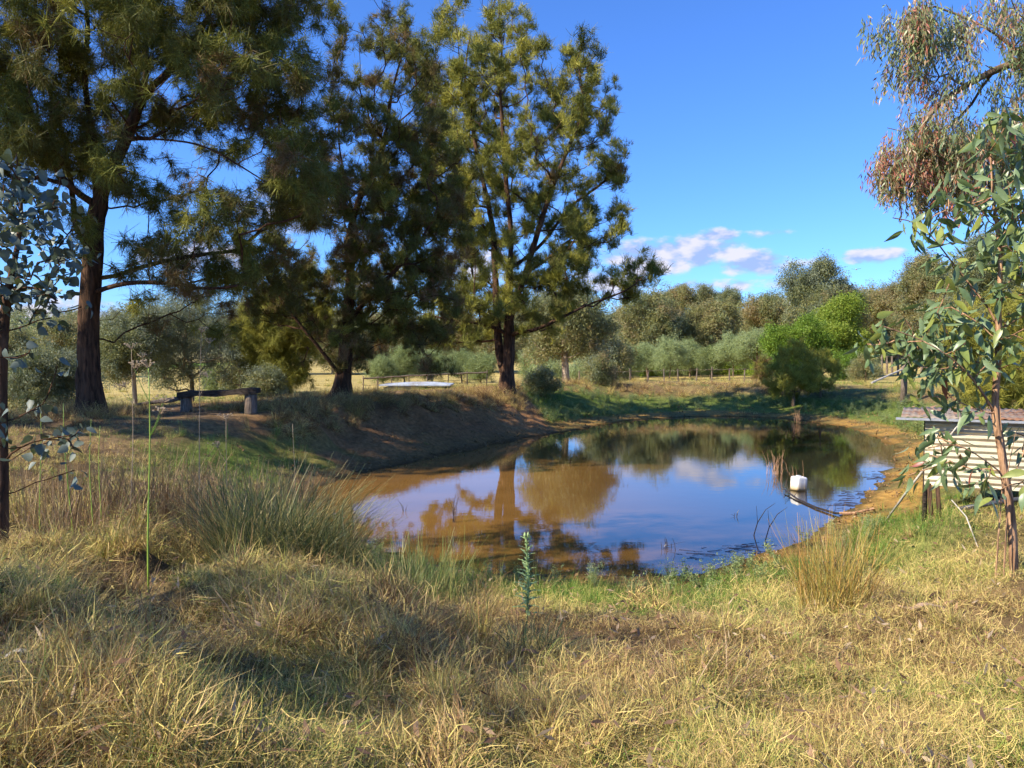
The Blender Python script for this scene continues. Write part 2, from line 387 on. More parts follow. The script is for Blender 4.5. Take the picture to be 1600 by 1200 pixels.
# ------------------------------------------------------------------ blades, leaves and geometry-node scattering
def rot_dirs(az, pol): return np.stack([np.sin(pol)*np.cos(az), np.sin(pol)*np.sin(az), np.cos(pol)], -1)
def blades(r, n, spread, L, W, tilt, bend, seg=2, lean=None, roots=None, tip=.12, wob=0.):
    a = r.uniform(0, 2*math.pi, n); rad = spread*np.sqrt(r.uniform(0, 1, n))
    root = np.stack([rad*np.cos(a), rad*np.sin(a), np.zeros(n)], 1) if roots is None else roots.copy()
    azb = a+r.normal(0, 1.3, n); L = r.uniform(*L, n); W = r.uniform(*W, n)
    pol0 = r.uniform(*tilt, n); bd = r.uniform(*bend, n); face = r.uniform(-.9, .9, n)
    pos = root; P_ = [pos]
    D = []
    for k in range(seg):
        if wob and k: azb = azb+r.normal(0, wob, n); bd = bd+r.normal(0, wob, n)
        d = rot_dirs(azb, pol0+bd*(k+.5)/seg)
        if lean is not None: d = d+np.asarray(lean)*(k+.5)/seg
        d /= np.linalg.norm(d, axis=1, keepdims=True)
        D.append(d); pos = pos+d*(L/seg)[:, None]; P_.append(pos)
    side = np.stack([-np.sin(azb+face), np.cos(azb+face), np.zeros(n)], 1)
    V = []
    for k in range(seg+1):
        wk = W*(1-(1-tip)*(k/seg)**1.5)/2
        V += [P_[k]-side*wk[:, None], P_[k]+side*wk[:, None]]
    V = np.stack(V, 1)
    m = 2*(seg+1); base = np.arange(n)[:, None]*m
    F = np.concatenate([base+np.array([[2*k, 2*k+1, 2*k+3, 2*k+2]]) for k in range(seg)], 1).reshape(-1, 4)
    c = np.repeat(r.uniform(0, 1, n), m)
    return V.reshape(-1, 3), F, c
def leaves(r, n, cen, spread, L, W, droop=.6, up=0):
    """n pointed leaves (one folded quad pair each as two triangles of a kite) round a point"""
    p = cen+r.normal(0, 1, (n, 3))*spread
    d = r.normal(0, 1, (n, 3)); d[:, 2] = d[:, 2]*.6-droop+up; d /= np.linalg.norm(d, axis=1, keepdims=True)
    s = np.cross(d, r.normal(0, 1, (n, 3))); s /= np.linalg.norm(s, axis=1, keepdims=True)
    L = r.uniform(*L, n)[:, None]; W = r.uniform(*W, n)[:, None]/2
    V = np.stack([p, p+d*L*.42-s*W, p+d*L, p+d*L*.42+s*W], 1)
    F = (np.arange(n)[:, None]*4+np.array([[0, 1, 2, 3]]))
    return V.reshape(-1, 3), F, np.repeat(r.uniform(0, 1, n), 4)
def cat(parts):
    Vs, Fs, Cs = [], [], []; b = 0
    for V, F, c in parts: Vs.append(V); Fs.append(F+b); Cs.append(c); b += len(V)
    return np.concatenate(Vs), np.concatenate(Fs), np.concatenate(Cs)
def protos(name, parts_list, mat):
    """small plant pieces that are scattered by geometry nodes"""
    cl = bpy.data.collections.new(name+'_pieces')
    for k, pr in enumerate(parts_list):
        V, F, c = pr
        o = bpy.data.objects.new('%s_piece_%02d' % (name, k), mesh(name, V, F, mat, {'c': ('FLOAT', c)})); cl.objects.link(o)
    g = bpy.data.node_groups.new(name+'_scatter', 'GeometryNodeTree')
    g.interface.new_socket('Geometry', in_out='INPUT', socket_type='NodeSocketGeometry'); g.interface.new_socket('Geometry', in_out='OUTPUT', socket_type='NodeSocketGeometry')
    gi = g.nodes.new('NodeGroupInput'); go = g.nodes.new('NodeGroupOutput')
    iop = g.nodes.new('GeometryNodeInstanceOnPoints'); ci = g.nodes.new('GeometryNodeCollectionInfo')
    ci.inputs['Collection'].default_value = cl; ci.inputs['Separate Children'].default_value = True; ci.inputs['Reset Children'].default_value = True
    g.links.new(gi.outputs[0], iop.inputs['Points']); g.links.new(ci.outputs[0], iop.inputs['Instance']); iop.inputs['Pick Instance'].default_value = True
    for nm, ty, sk in (('idx', 'INT', 'Instance Index'), ('rot', 'FLOAT_VECTOR', 'Rotation'), ('scl', 'FLOAT_VECTOR', 'Scale')):
        a = g.nodes.new('GeometryNodeInputNamedAttribute'); a.data_type = ty; a.inputs['Name'].default_value = nm
        g.links.new(a.outputs[0], iop.inputs[sk])
    g.links.new(iop.outputs[0], go.inputs[0])
    return g, len(parts_list)
def scatter(name, pts, group, rot, scl, tint, parent=None):
    g, n = group
    pts = np.asarray(pts); k = len(pts)
    if np.ndim(scl) == 1: scl = np.repeat(np.asarray(scl)[:, None], 3, 1)
    me = mesh(name, pts, [], None, {'idx': ('INT', rng.integers(0, n, k)), 'rot': ('FLOAT_VECTOR', rot), 'scl': ('FLOAT_VECTOR', scl), 'tint': ('FLOAT', tint)})
    o = link(name, me, None, parent)
    md = o.modifiers.new('scatter', 'NODES'); md.node_group = g
    return o
def rr(k, tilt=.25):
    return np.stack([rng.normal(0, tilt, k), rng.normal(0, tilt, k), rng.uniform(0, 2*math.pi, k)], 1)

r = np.random.default_rng(3)
g_short = protos('short_grass', [blades(r, 44, .10, (.03, .09), (.0025, .0055), (.2, 1.4), (-.8, 1.4), 2, wob=.4) for _ in range(7)], m_grass)
g_mat = protos('matted_straw', [cat([blades(r, 34, .13, (.05, .17), (.0022, .0055), (.9, 1.75), (-.9, .7), 3, None, np.stack([r.normal(0, .08, 34), r.normal(0, .08, 34), r.uniform(.0, .07, 34)], 1), wob=.4), blades(r, 16, .1, (.04, .12), (.002, .0045), (.4, 1.5), (-1, 1.5), 3, wob=.4)]) for _ in range(8)], m_grass)
g_tuss = protos('tussock', [cat([blades(r, 110, .11, (.18, .45), (.004, .009), (.2, 1.3), (.5, 1.9), 4, wob=.5), blades(r, 22, .08, (.25, .5), (.003, .006), (0, .6), (.1, .9), 4, wob=.3)]) for _ in range(5)], m_grass)
g_tall = protos('tall_grass', [blades(r, 26, .10, (.35, .75), (.004, .007), (.02, .35), (.05, .6), 4) for _ in range(5)], m_grass)
def herb(r):
    ps = []
    for _ in range(9):
        a = r.uniform(0, 6.28); tl = r.uniform(.1, .5); L = r.uniform(.12, .32); d = rot_dirs(np.array(a), np.array(tl))
        for t in np.linspace(.15, 1, 7):
            ps.append(leaves(r, 4, d*L*t, .012, (.025, .05), (.008, .014), 0, .5))
    return cat(ps)
g_herb = protos('shore_herb', [herb(r) for _ in range(4)], m_pale)
# foliage sprays. brush: upright needles of a sunlit casuarina; weep: hanging needles; gum: drooping leaf bunch
def brush(r, L=(.14, .30), n=60, up=.9, W=(.008, .014)):
    a = []
    for _ in range(5):
        cen = r.normal(0, .065, 3); nn = n//5
        d = r.normal(0, .55, (nn, 3)); d[:, 2] += up; d /= np.linalg.norm(d, axis=1, keepdims=True)
        Ls = r.uniform(*L, nn)[:, None]; s = np.cross(d, r.normal(0, 1, (nn, 3))); s /= np.linalg.norm(s, axis=1, keepdims=True)
        Wd = r.uniform(*W, nn)[:, None]/2; p0 = cen+r.normal(0, .02, (nn, 3))
        V = np.stack([p0-s*Wd, p0+s*Wd, p0+d*Ls+s*Wd*.4, p0+d*Ls-s*Wd*.4], 1).reshape(-1, 3)
        a.append((V, np.arange(nn)[:, None]*4+np.array([[0, 1, 2, 3]]), np.repeat(r.uniform(0, 1, nn), 4)))
    return cat(a)
g_brush = protos('casuarina_tuft', [brush(r, (.10, .24), 75) for _ in range(6)], m_casu)
g_weep = protos('casuarina_spray', [brush(r, (.12, .34), 85, -.5) for _ in range(6)], m_casu)
g_gum = protos('gum_leaf_bunch', [leaves(r, 75, np.zeros(3), .30, (.16, .34), (.05, .09), .8) for _ in range(6)], m_gum)
g_lime = protos('lime_leaf_bunch', [leaves(r, 80, np.zeros(3), .26, (.12, .24), (.07, .11), .1, .2) for _ in range(5)], m_lime)
g_pale = protos('pale_leaf_bunch', [leaves(r, 70, np.zeros(3), .24, (.12, .26), (.03, .06), -.2, .3) for _ in range(5)], m_pale)
def hang(r):
    ps = []
    for _ in range(5):
        q = r.normal(0, .06, 3); 
        for t in np.linspace(0, .32, 6): ps.append(leaves(r, 2, q-np.array([0, 0, t]), .015, (.07, .12), (.012, .022), 2.2))
    return cat(ps)
g_hang = protos('hanging_leaf_bunch', [hang(r) for _ in range(6)], m_hang)

# ------------------------------------------------------------------ trees
def skeleton(tips, trunk, step=.35, kpath=.28, jitter=.05, droop=0., seed=1, minh=.12):
    """grows limbs from the trunk polylines to every tip; returns nodes, parents, tip node ids"""
    r = np.random.default_rng(seed)
    nodes = []; par = []; plen = []
    for poly in trunk:
        poly = np.asarray(poly, float); L = np.concatenate([[0], np.cumsum(np.linalg.norm(np.diff(poly, axis=0), axis=1))])
        tt = np.linspace(0, L[-1], max(2, int(L[-1]/step)+1)); pp = np.stack([np.interp(tt, L, poly[:, k]) for k in range(3)], 1)
        for _ in range(2): pp[1:-1] = (pp[:-2]+2*pp[1:-1]+pp[2:])/4
        prev = -1
        if nodes: prev = int(np.argmin(((np.array(nodes)-pp[0])**2).sum(1))); pp = pp[1:]
        for p_ in pp:
            nodes.append(p_); par.append(prev); plen.append(0 if prev < 0 else plen[prev]+np.linalg.norm(p_-nodes[prev])); prev = len(nodes)-1
    nt0 = len(nodes); base = nodes[0]; top = max(p_[2] for p_ in nodes)
    cap = nt0+len(tips)*40
    A = np.zeros((cap, 3)); A[:nt0] = nodes; PL = np.zeros(cap); PL[:nt0] = plen
    ok = np.zeros(cap, bool); ok[:nt0] = A[:nt0, 2] > base[2]+minh*(top-base[2])
    PAR = list(par); n = nt0; tid = []
    dt = np.array([np.min(((A[:nt0]-t)**2).sum(1)) for t in tips]); order = np.argsort(dt)
    for o_ in order:
        t = tips[o_]
        D = A[:n]-t; dist = np.sqrt((D**2).sum(1)); hz = np.hypot(D[:, 0], D[:, 1])
        cost = dist+kpath*PL[:n]+.9*np.maximum(0, D[:, 2]+.25*hz)+np.where(ok[:n], 0, 1e6)
        k = int(np.argmin(cost)); p0 = A[k].copy(); L = dist[k]; m = max(1, int(math.ceil(L/step)))
        mid = np.array([0, 0, -L*.12+droop*L]) + r.normal(0, .06*L, 3)
        prev = k
        for q in range(1, m+1):
            f = q/m; p_ = p0+(t-p0)*f+mid*4*f*(1-f)*.5+(r.normal(0, jitter, 3) if q < m else 0)
            if n >= cap-1: break
            A[n] = p_; PL[n] = PL[prev]+np.linalg.norm(p_-A[prev]); ok[n] = True; PAR.append(prev); prev = n; n += 1
        tid.append(prev)
    return A[:n], np.array(PAR), np.array(tid), nt0
def branch_mesh(name, A, PAR, nt0, r0, mat, rt=.009, expo=2.35, bigsides=14, bumpy=.25, flare=.5):
    n = len(A); rad = np.zeros(n); kids = [[] for _ in range(n)]
    for i_ in range(n):
        if PAR[i_] >= 0: kids[PAR[i_]].append(i_)
    # order: children always come after their parents
    q = np.zeros(n)
    for i_ in range(n-1, -1, -1):
        q[i_] = max(q[i_], rt**expo)
        if PAR[i_] >= 0: q[PAR[i_]] += q[i_]
    rad = q**(1/expo); rad = rad*(r0/rad[0])**(np.clip((rad-rt)/(rad[0]-rt+1e-9), 0, 1)**.6)
    V = []; F = []; b_ = 0; stack = [0]+[i_ for i_ in range(1, n) if PAR[i_] < 0]
    while stack:
        s = stack.pop(); chain = [s]; c_ = s
        while kids[c_]:
            ks = sorted(kids[c_], key=lambda k: -q[k]); stack += [k for k in ks[1:]]; c_ = ks[0]; chain.append(c_)
        pts = A[chain]; rd = rad[chain].copy()
        if PAR[s] >= 0: pts = np.vstack([A[PAR[s]], pts]); rd = np.concatenate([[min(rad[PAR[s]]*.8, rd[0]*1.25)], rd])
        if len(pts) < 2: continue
        rd = np.maximum(rd, .006)
        big = rd.max()
        if big > .12 and len(pts) > 3:       # finer rings and a flared foot on thick stems
            L = np.concatenate([[0], np.cumsum(np.linalg.norm(np.diff(pts, axis=0), axis=1))]); tt = np.arange(0, L[-1], .12)
            pts2 = np.stack([np.interp(tt, L, pts[:, k]) for k in range(3)], 1); rd2 = np.interp(tt, L, rd)
            for _ in range(2): pts2[1:-1] = (pts2[:-2]+2*pts2[1:-1]+pts2[2:])/4
            if PAR[s] < 0: rd2 = rd2*(1+flare*np.exp(-tt/.35))
            v, f = tube_arrays(pts2, rd2, bigsides, bumpy, s)
        else:
            v, f = tube_arrays(pts, rd, 6 if big > .04 else (4 if big > .02 else 3))
        V.append(v); F.append(f+b_); b_ += len(v)
    return mesh(name, np.concatenate(V), np.concatenate(F), mat, None, True), rad
def tree(name, label, cat_, group, base, tips, trunk, r0, leafset, per, spread, scale, tint, mat, seed=1, tilt=.5, step=.35, kpath=.28, bigsides=14, along=0, rt=.009, flare=.5, jitter=.05, bumpy=.25):
    root = empty(name, base, label, cat_, group)
    A, PAR, tid, nt0 = skeleton(np.asarray(tips), trunk, step, kpath, jitter, 0, seed)
    me, rad = branch_mesh('trunk', A, PAR, nt0, r0, mat, rt=rt, bigsides=bigsides, flare=flare, bumpy=bumpy)
    link('trunk', me, None, root)
    T = A[tid]; pts = np.repeat(T, per, 0)+rng.normal(0, 1, (len(T)*per, 3))*spread
    tn = np.repeat(rng.normal(0, 1, len(T)), per)*.2+rng.normal(0, .06, len(pts))+tint
    zc = (pts[:, 2]-pts[:, 2].min())/max(np.ptp(pts[:, 2]), .1); tn = tn+.15*(zc-.5)  # tint rises with height: sunlit crown tops painted into the foliage colour
    if along:
        thin = np.where((rad < rt*2.2) & (np.arange(len(A)) > nt0))[0]
        ex = A[thin]; ex = np.repeat(ex, along, 0)+rng.normal(0, 1, (len(ex)*along, 3))*.12
        pts = np.concatenate([pts, ex]); tn = np.concatenate([tn, rng.normal(tint-.1, .1, len(ex))])
    o = scatter('crown', pts, leafset, rr(len(pts), tilt), rng.uniform(.7, 1.25, len(pts))*scale, np.clip(tn, 0, 1), root)
    o['kind'] = 'stuff'
    return root
def lobes(L, d0, xc, Rpx, n, seed=1, flat=.8, clump=.0):
    """tips inside px ellipses (cx, cy, rx, ry[, weight]) placed in depth inside a round crown about distance d0"""
    r = np.random.default_rng(seed); wts = np.array([l[2]*l[3]*(l[4] if len(l) > 4 else 1) for l in L], float); wts /= wts.sum(); out_ = []
    Rm = Rpx/FPX*d0
    for l, k in zip(L, r.multinomial(n, wts)):
        for _ in range(k):
            a = r.uniform(0, 6.28); q = math.sqrt(r.uniform(0, 1)); px = l[0]+l[2]*q*math.cos(a); py = l[1]+l[3]*q*math.sin(a)
            xm = (px-xc)/FPX*d0; half = math.sqrt(max(Rm*Rm-xm*xm, (.25*Rm)**2))*flat
            dd = d0+np.clip(r.normal(0, .55), -1, 1)*half
            # keep the height and side position fixed, move in depth
            p0 = P(px, py, d0); out_.append([p0[0], dd, p0[2]])
    return np.array(out_)

def PP(lst): return [P(*q) for q in lst]
def ground_at(px, d):
    x = (px-800)/FPX*d; return np.array([x, d, gz(x, d)])
CG = 'tall casuarinas along the dam bank'
# --- tree 1, left
D = 17.7; b0 = ground_at(140, D)
lob1 = [(55,70,100,80),(190,50,110,80),(330,50,110,70),(425,25,55,55),(415,140,80,75),(300,150,80,55),(130,190,110,65),(20,230,60,60),(235,285,55,30),
        (445,250,60,50),(475,310,50,45),(370,345,70,40,.8),(330,400,55,40,.9),(250,410,60,50,.6),(410,390,40,45,.8),(180,330,40,40,.3),(60,330,60,40,.4),
        (150,-110,190,120,.9),(380,-90,130,90,.8),(-110,120,110,160,.8),(250,500,60,30,.25),(330,450,50,25,.4)]
tr1 = [[b0]+PP([(138,560,D),(140,470,D),(146,400,D),(150,320,D+.1),(172,270,D),(205,200,D-.3),(232,120,D-.2),(225,40,D+.2),(240,-60,D+.3)]),
       PP([(146,400,D),(118,360,D+.4),(112,290,D+.7),(98,200,D+1),(60,100,D+1.2),(40,0,D+1.4)]),
       PP([(150,320,D+.1),(150,240,D+.2),(130,120,D+.6),(140,30,D+.5),(120,-70,D+.5)]),
       PP([(200,215,D-.3),(260,218,D-.8),(320,225,D-1.2),(380,262,D-1.4),(440,300,D-1.2)]),
       PP([(150,455,D),(200,440,D-.5),(270,442,D-.7),(330,455,D-.6),(400,440,D-.3)]),
       PP([(160,440,D),(190,425,D+.4),(290,400,D+.7),(370,392,D+1.0)]),
       PP([(150,320,D),(100,290,D-.5),(60,215,D-.9),(0,175,D-1),(-60,160,D-1)]),
       PP([(220,150,D-.2),(290,90,D+.2),(330,20,D+.6),(350,-60,D+.8)])]
tree('casuarina_tree', 'leftmost tall casuarina, red-brown trunk forking above the grass, dark drooping foliage', 'tree', CG, b0,
     lobes(lob1, D, 200, 330, 760, 11, .75), tr1, .225, g_weep, 6, .15, .95, .5, m_bark, 21, .45, .32, .25, 22, 0, .008, .55, .06, .35)
# --- tree 2, middle
D = 23; b0 = ground_at(532, D)
lob2 = [(560,125,45,45),(625,75,40,45),(650,130,35,45),(520,190,45,50),(590,220,55,50),(655,200,45,45),(500,290,45,50),(560,300,60,55),(650,300,65,60),(690,370,50,65),
        (620,415,80,65),(555,440,60,55),(470,430,45,45,.7),(420,450,50,55,.6),(665,490,60,55),(700,570,40,22,.6),(560,535,45,45,.8),(450,360,45,40,.5),(480,500,45,35,.5),(600,350,70,60),(690,250,40,40,.7),(360,400,40,50,.35)]
tr2 = [[b0]+PP([(538,570,D),(545,500,D),(548,430,D),(545,360,D),(565,300,D),(600,235,D+.2),(610,150,D+.2),(630,80,D)]),
       PP([(540,600,D),(520,570,D-.3),(500,545,D-.5),(455,490,D-.8),(420,440,D-1)]),
       PP([(548,440,D),(560,360,D+.5),(540,290,D+.6),(525,200,D+.7),(555,120,D+.7)]),
       PP([(546,500,D),(590,450,D-.6),(640,400,D-1),(680,340,D-1.2)]),
       PP([(545,520,D),(600,500,D+.4),(650,530,D+.5),(690,590,D+.6)])]
tree('casuarina_tree', 'middle casuarina of the three, low forked trunk, dark thin crown with brownish tips', 'tree', CG, b0,
     lobes(lob2, D, 570, 180, 640, 12, .8), tr2, .21, g_brush, 5, .11, 1.0, .40, m_bark, 22, .6, .36, .25, 18, 0, .009, .9, .06, .35)
# --- tree 3, right, tallest
D = 30; b0 = ground_at(792, D)
lob3 = [(735,60,50,50),(800,40,38,38),(715,130,55,50),(785,120,55,55),(680,220,42,55),(755,220,65,60),(850,160,40,50,.7),(905,115,32,36),(930,165,38,45),(900,215,45,45),
        (850,245,50,40,.6),(690,320,50,55),(780,320,70,55),(870,320,55,50,.7),(960,265,33,24,.9),(940,290,30,18,.6),(965,340,22,22,.8),(905,375,55,32,.9),(740,410,60,55),(845,425,60,45,.8),
        (1000,432,24,24,.7),(975,455,30,16,.6),(715,500,60,42),(840,495,60,32,.8),(900,440,50,30,.7),(650,440,40,50,.5),(760,470,60,40,.7),(915,420,40,25,.5)]
tr3 = [[b0]+PP([(795,560,D),(796,500,D),(795,440,D),(800,370,D),(790,280,D),(785,200,D),(780,110,D),(790,40,D)]),
       PP([(790,600,D),(778,540,D+.3),(775,450,D+.6),(770,350,D+.8),(745,240,D+1),(725,120,D+1),(735,50,D+1)]),
       PP([(796,500,D),(830,400,D-.6),(850,330,D-1),(880,250,D-1.2),(915,170,D-1.2),(905,110,D-1.2)]),
       PP([(800,420,D),(850,380,D+.6),(890,320,D+.8),(940,290,D+.8),(968,258,D+.8)]),
       PP([(796,520,D),(830,520,D-.8),(880,495,D-1.2),(930,470,D-1.4),(985,455,D-1.5),(1008,430,D-1.5)]),
       PP([(796,520,D),(750,505,D-.6),(700,500,D-1),(660,490,D-1)]),
       PP([(800,440,D),(850,410,D+.5),(900,365,D+.9),(950,345,D+1)])]
tree('casuarina_tree', 'tallest casuarina, right of the three, with yellow-green tufted crown against the blue sky', 'tree', CG, b0,
     lobes(lob3, D, 800, 190, 700, 13, .85), tr3, .30, g_brush, 6, .12, 1.2, .72, m_bark, 23, .5, .42, .22, 16, 0, .012, .35, .08, .3)

# --- individual trees beyond the bank
def bgtree(name, label, px, top, w, d, leafset, tint, mat, n=90, per=5, sc=1., trunkr=.16, group=None, hollow=.35, seed=None, lean=0, crown0=.25, spread=.3, flat=.8, shape='round'):
    seed = seed if seed is not None else int(px*7+top)
    r = np.random.default_rng(seed); x = (px-800)/FPX*d; z0 = gz(x, d); zt = P(px, top, d)[2]; H = zt-z0; Rw = w/2/FPX*d
    L = []
    nl = r.integers(9, 15)
    lobs = []
    for k in range(nl):
        f = r.uniform(0, 1); a = r.uniform(0, 6.28)
        zz = z0+H*(crown0+(1-crown0)*(.2+.62*f)); wr = Rw*(.55+.25*math.sin(f*3.14)) * (1-.35*f if shape == 'cone' else 1)
        if shape == 'flat': zz = z0+H*(.82+.1*r.uniform(-1, 1))
        lobs.append((x+math.cos(a)*wr*.75, d+math.sin(a)*wr*.75, zz, Rw*r.uniform(.38, .6)))
    lobs = [(a, b_, c, q*r.uniform(.6, 1)) for a, b_, c, q in lobs]
    lobs.append((x+r.normal(0, .2)*Rw, d, zt-Rw*.3, Rw*.3))
    per_l = max(4, n//len(lobs))
    for (a, b_, c_, q) in lobs:
        v = r.normal(0, 1, (per_l, 3)); v /= np.linalg.norm(v, axis=1, keepdims=True); v *= r.uniform(.55, 1, (per_l, 1))**.5*q
        v[:, 2] = v[:, 2]*(.45 if shape == 'flat' else .8); v[:, 2] = np.maximum(v[:, 2], -q*.6); L.append(v+np.array([a, b_, c_]))
    tips = np.concatenate(L); tips[:, 2] = np.clip(tips[:, 2], z0+H*.1, zt)
    base = np.array([x, d, z0-.05]); tr = [[base, base+np.array([lean*.3+r.normal(0, .1), 0, H*.3]), base+np.array([lean+r.normal(0, .25), 0, H*.62]), base+np.array([lean, 0, H*.8])]]
    return tree(name, label, 'tree', group, base, tips, tr, trunkr, leafset, int(per*1.8), spread*.7*Rw/2.0+.15, sc*.68, tint, mat, seed, .5, max(.5, H*.09), .3, 8, 0, .02, .3, .1, .12)
BG = 'trees beyond the far bank'
bgs = [
 ('gum_tree','dark olive gum with forked pale trunk just right of the tallest casuarina',885,458,140,44,g_gum,.42,m_pbark,dict(n=150,trunkr=.2,sc=.8)),
 ('gum_tree','low dark bushy tree between the forked gum and the pale orchard rows',948,508,70,52,g_gum,.5,m_twig,dict(n=90,sc=.8,crown0=.05)),
 ('gum_tree','broad drooping olive gum behind the left end of the pale orchard',1008,462,118,84,g_gum,.36,m_pbark,dict(n=170,sc=1.35,crown0=.2)),
 ('gum_tree','rounded olive gum with dome crown behind middle of the pale orchard',1106,476,92,84,g_gum,.3,m_pbark,dict(n=150,sc=1.3,crown0=.2)),
 ('gum_tree','slim umbrella-topped gum with bare trunk on the skyline',1063,446,50,150,g_gum,.25,m_pbark,dict(n=60,sc=1.6,shape='flat',trunkr=.3)),
 ('gum_tree','thin open skyline gum just right of the umbrella-topped gum',1104,449,48,150,g_gum,.3,m_pbark,dict(n=70,sc=1.6,crown0=.5)),
 ('gum_tree','thin grey skyline gum above the dome-crowned olive gum',1133,452,46,155,g_gum,.6,m_pbark,dict(n=60,sc=1.5,crown0=.5)),
 ('gum_tree','wide olive gum left of the tall grey-green gum',1204,464,96,108,g_gum,.32,m_pbark,dict(n=150,sc=1.6,crown0=.2)),
 ('gum_tree','tall grey-green gum standing highest on the right skyline',1270,410,92,92,g_gum,.62,m_pbark,dict(n=190,sc=1.4,crown0=.25)),
 ('gum_tree','shorter olive gum touching the right side of the tall grey-green gum',1312,436,64,95,g_gum,.42,m_pbark,dict(n=110,sc=1.4,crown0=.2)),
 ('leafy_tree','yellow-green upright tree right of the bright green round tree',1312,466,80,60,g_lime,.85,m_twig,dict(n=170,sc=1.,crown0=.12,shape='cone')),
 ('leafy_tree','bright green round tree beyond the feathery acacia bush',1248,500,88,57,g_lime,.25,m_twig,dict(n=170,sc=.95,crown0=.1)),
 ('leafy_tree','small very dark green tree low beside the yellow-green upright tree',1330,560,54,52,g_lime,.0,m_twig,dict(n=60,sc=.7,crown0=.1)),
 ('gum_tree','grey-brown gum on the slope left of the sapling leaves',1378,456,100,130,g_gum,.2,m_pbark,dict(n=150,sc=1.8,crown0=.15)),
 ('gum_tree','olive gum rising behind the small white cloud end, partly behind the sapling',1455,404,100,100,g_gum,.35,m_pbark,dict(n=170,sc=1.5,crown0=.2)),
 ('gum_tree','grey-green gum behind the right sapling crown',1545,370,120,75,g_gum,.6,m_pbark,dict(n=190,sc=1.2,crown0=.1)),
 ('gum_tree','olive gum filling the gap between skyline gums and bright green tree',1165,486,76,128,g_gum,.3,m_pbark,dict(n=110,sc=1.7,crown0=.1)),
 ('wattle_bush','yellow-green feathery bush behind the corrugated shelter',1562,470,150,24,g_weep,.85,m_twig,dict(n=150,sc=1.2,crown0=.0,trunkr=.06,spread=.35)),
 ('gum_tree','grey-green gum with pale stems directly behind the log bench',300,452,165,33,g_gum,.9,m_pbark,dict(n=120,sc=.5,crown0=.15,trunkr=.09,per=5)),
 ('gum_tree','small grey-green gum between the left casuarina trunk and the bench',212,486,100,30,g_gum,.7,m_pbark,dict(n=110,sc=.5,crown0=.1,trunkr=.07,per=6)),
 ('casuarina_tree','yellow-olive weeping casuarina behind the gap right of the bench',450,424,140,34,g_weep,.78,m_twig,dict(n=190,sc=1.5,crown0=.05,trunkr=.12,per=6)),
 ('gum_tree','dark green gum peeping above the right end of the bench',378,480,80,42,g_gum,.5,m_twig,dict(n=90,sc=.7,crown0=.05)),
 ('gum_bush','grey-green bushy gum at the far left behind the round-leafed sapling',55,560,120,24,g_gum,.75,m_twig,dict(n=110,sc=.42,crown0=.0,trunkr=.05,per=6)),
 ('gum_tree','olive gum on the far left field behind the left casuarina trunk',110,500,90,80,g_gum,.4,m_pbark,dict(n=90,sc=1.2,crown0=.05)),
 ('gum_tree','olive gum at far left edge of the view near the low hill',22,512,80,85,g_gum,.45,m_pbark,dict(n=90,sc=1.2,crown0=.05)),
 ('gum_tree','olive brown gum behind the crown of the middle casuarina, to its left',400,470,80,90,g_gum,.25,m_pbark,dict(n=90,sc=1.3,crown0=.1)),
 ('gum_tree','olive gum behind the trunk of the middle casuarina',520,488,100,92,g_gum,.3,m_pbark,dict(n=110,sc=1.4,crown0=.1)),
 ('gum_tree','olive gum beyond the white-roofed hut',620,478,100,95,g_gum,.3,m_pbark,dict(n=110,sc=1.4,crown0=.1)),
 ('gum_tree','brownish gum beyond the gap between the middle and tallest casuarinas',705,486,90,100,g_gum,.2,m_pbark,dict(n=110,sc=1.5,crown0=.1)),
 ('gum_tree','olive gum behind the trunk of the tallest casuarina',790,480,90,96,g_gum,.32,m_pbark,dict(n=110,sc=1.4,crown0=.1)),
 ('gum_tree','small olive gum right of the orchard, below the grey-brown gum',1400,500,60,95,g_gum,.3,m_pbark,dict(n=70,sc=1.3,crown0=.05)),
 ('gum_tree','dull olive gum low behind the sapling, left of the feathery bush',1480,470,90,60,g_gum,.35,m_pbark,dict(n=90,sc=1.,crown0=.05)),
]
for nm, lb, px, top, wd, d, ls, ti, mt, kw in bgs:
    bgtree(nm, lb, px, top, wd, d, ls, ti, mt, group=None, **kw)
orch = [(632,548,46,62,'behind the white-roofed hut'),(676,552,44,64,'right of the middle casuarina'),(722,550,44,66,'left of the tallest casuarina trunk'),(752,556,36,60,'touching the left of the tallest trunk'),
        (835,556,40,62,'touching the right of the tallest trunk'),(985,546,36,68,'leftmost of the open orchard row'),(1012,540,40,74,'second in the open orchard row'),(1045,532,50,70,'tall one under the slim umbrella gum'),
        (1078,536,40,78,'under the gap left of the dome-crowned gum'),(1110,545,40,72,'under the dome-crowned gum'),(1146,524,54,70,'largest and tallest in the orchard row'),(1182,520,56,68,'next left of the bright green round tree'),
        (1212,545,40,64,'touching the bright green round tree'),(430,580,40,46,'right of the bench under the weeping casuarina'),(345,586,44,44,'seen above the log bench'),(590,560,40,60,'behind the middle casuarina trunk')]
for px, top, wd, d, lb in orch:
    bgtree('orchard_tree', 'pale silvery green orchard tree '+lb, px, top, wd, d, g_pale, .5+.3*math.sin(px), m_twig, n=80, sc=.8, crown0=.25, trunkr=.07, group='pale orchard trees in the field beyond the dam')

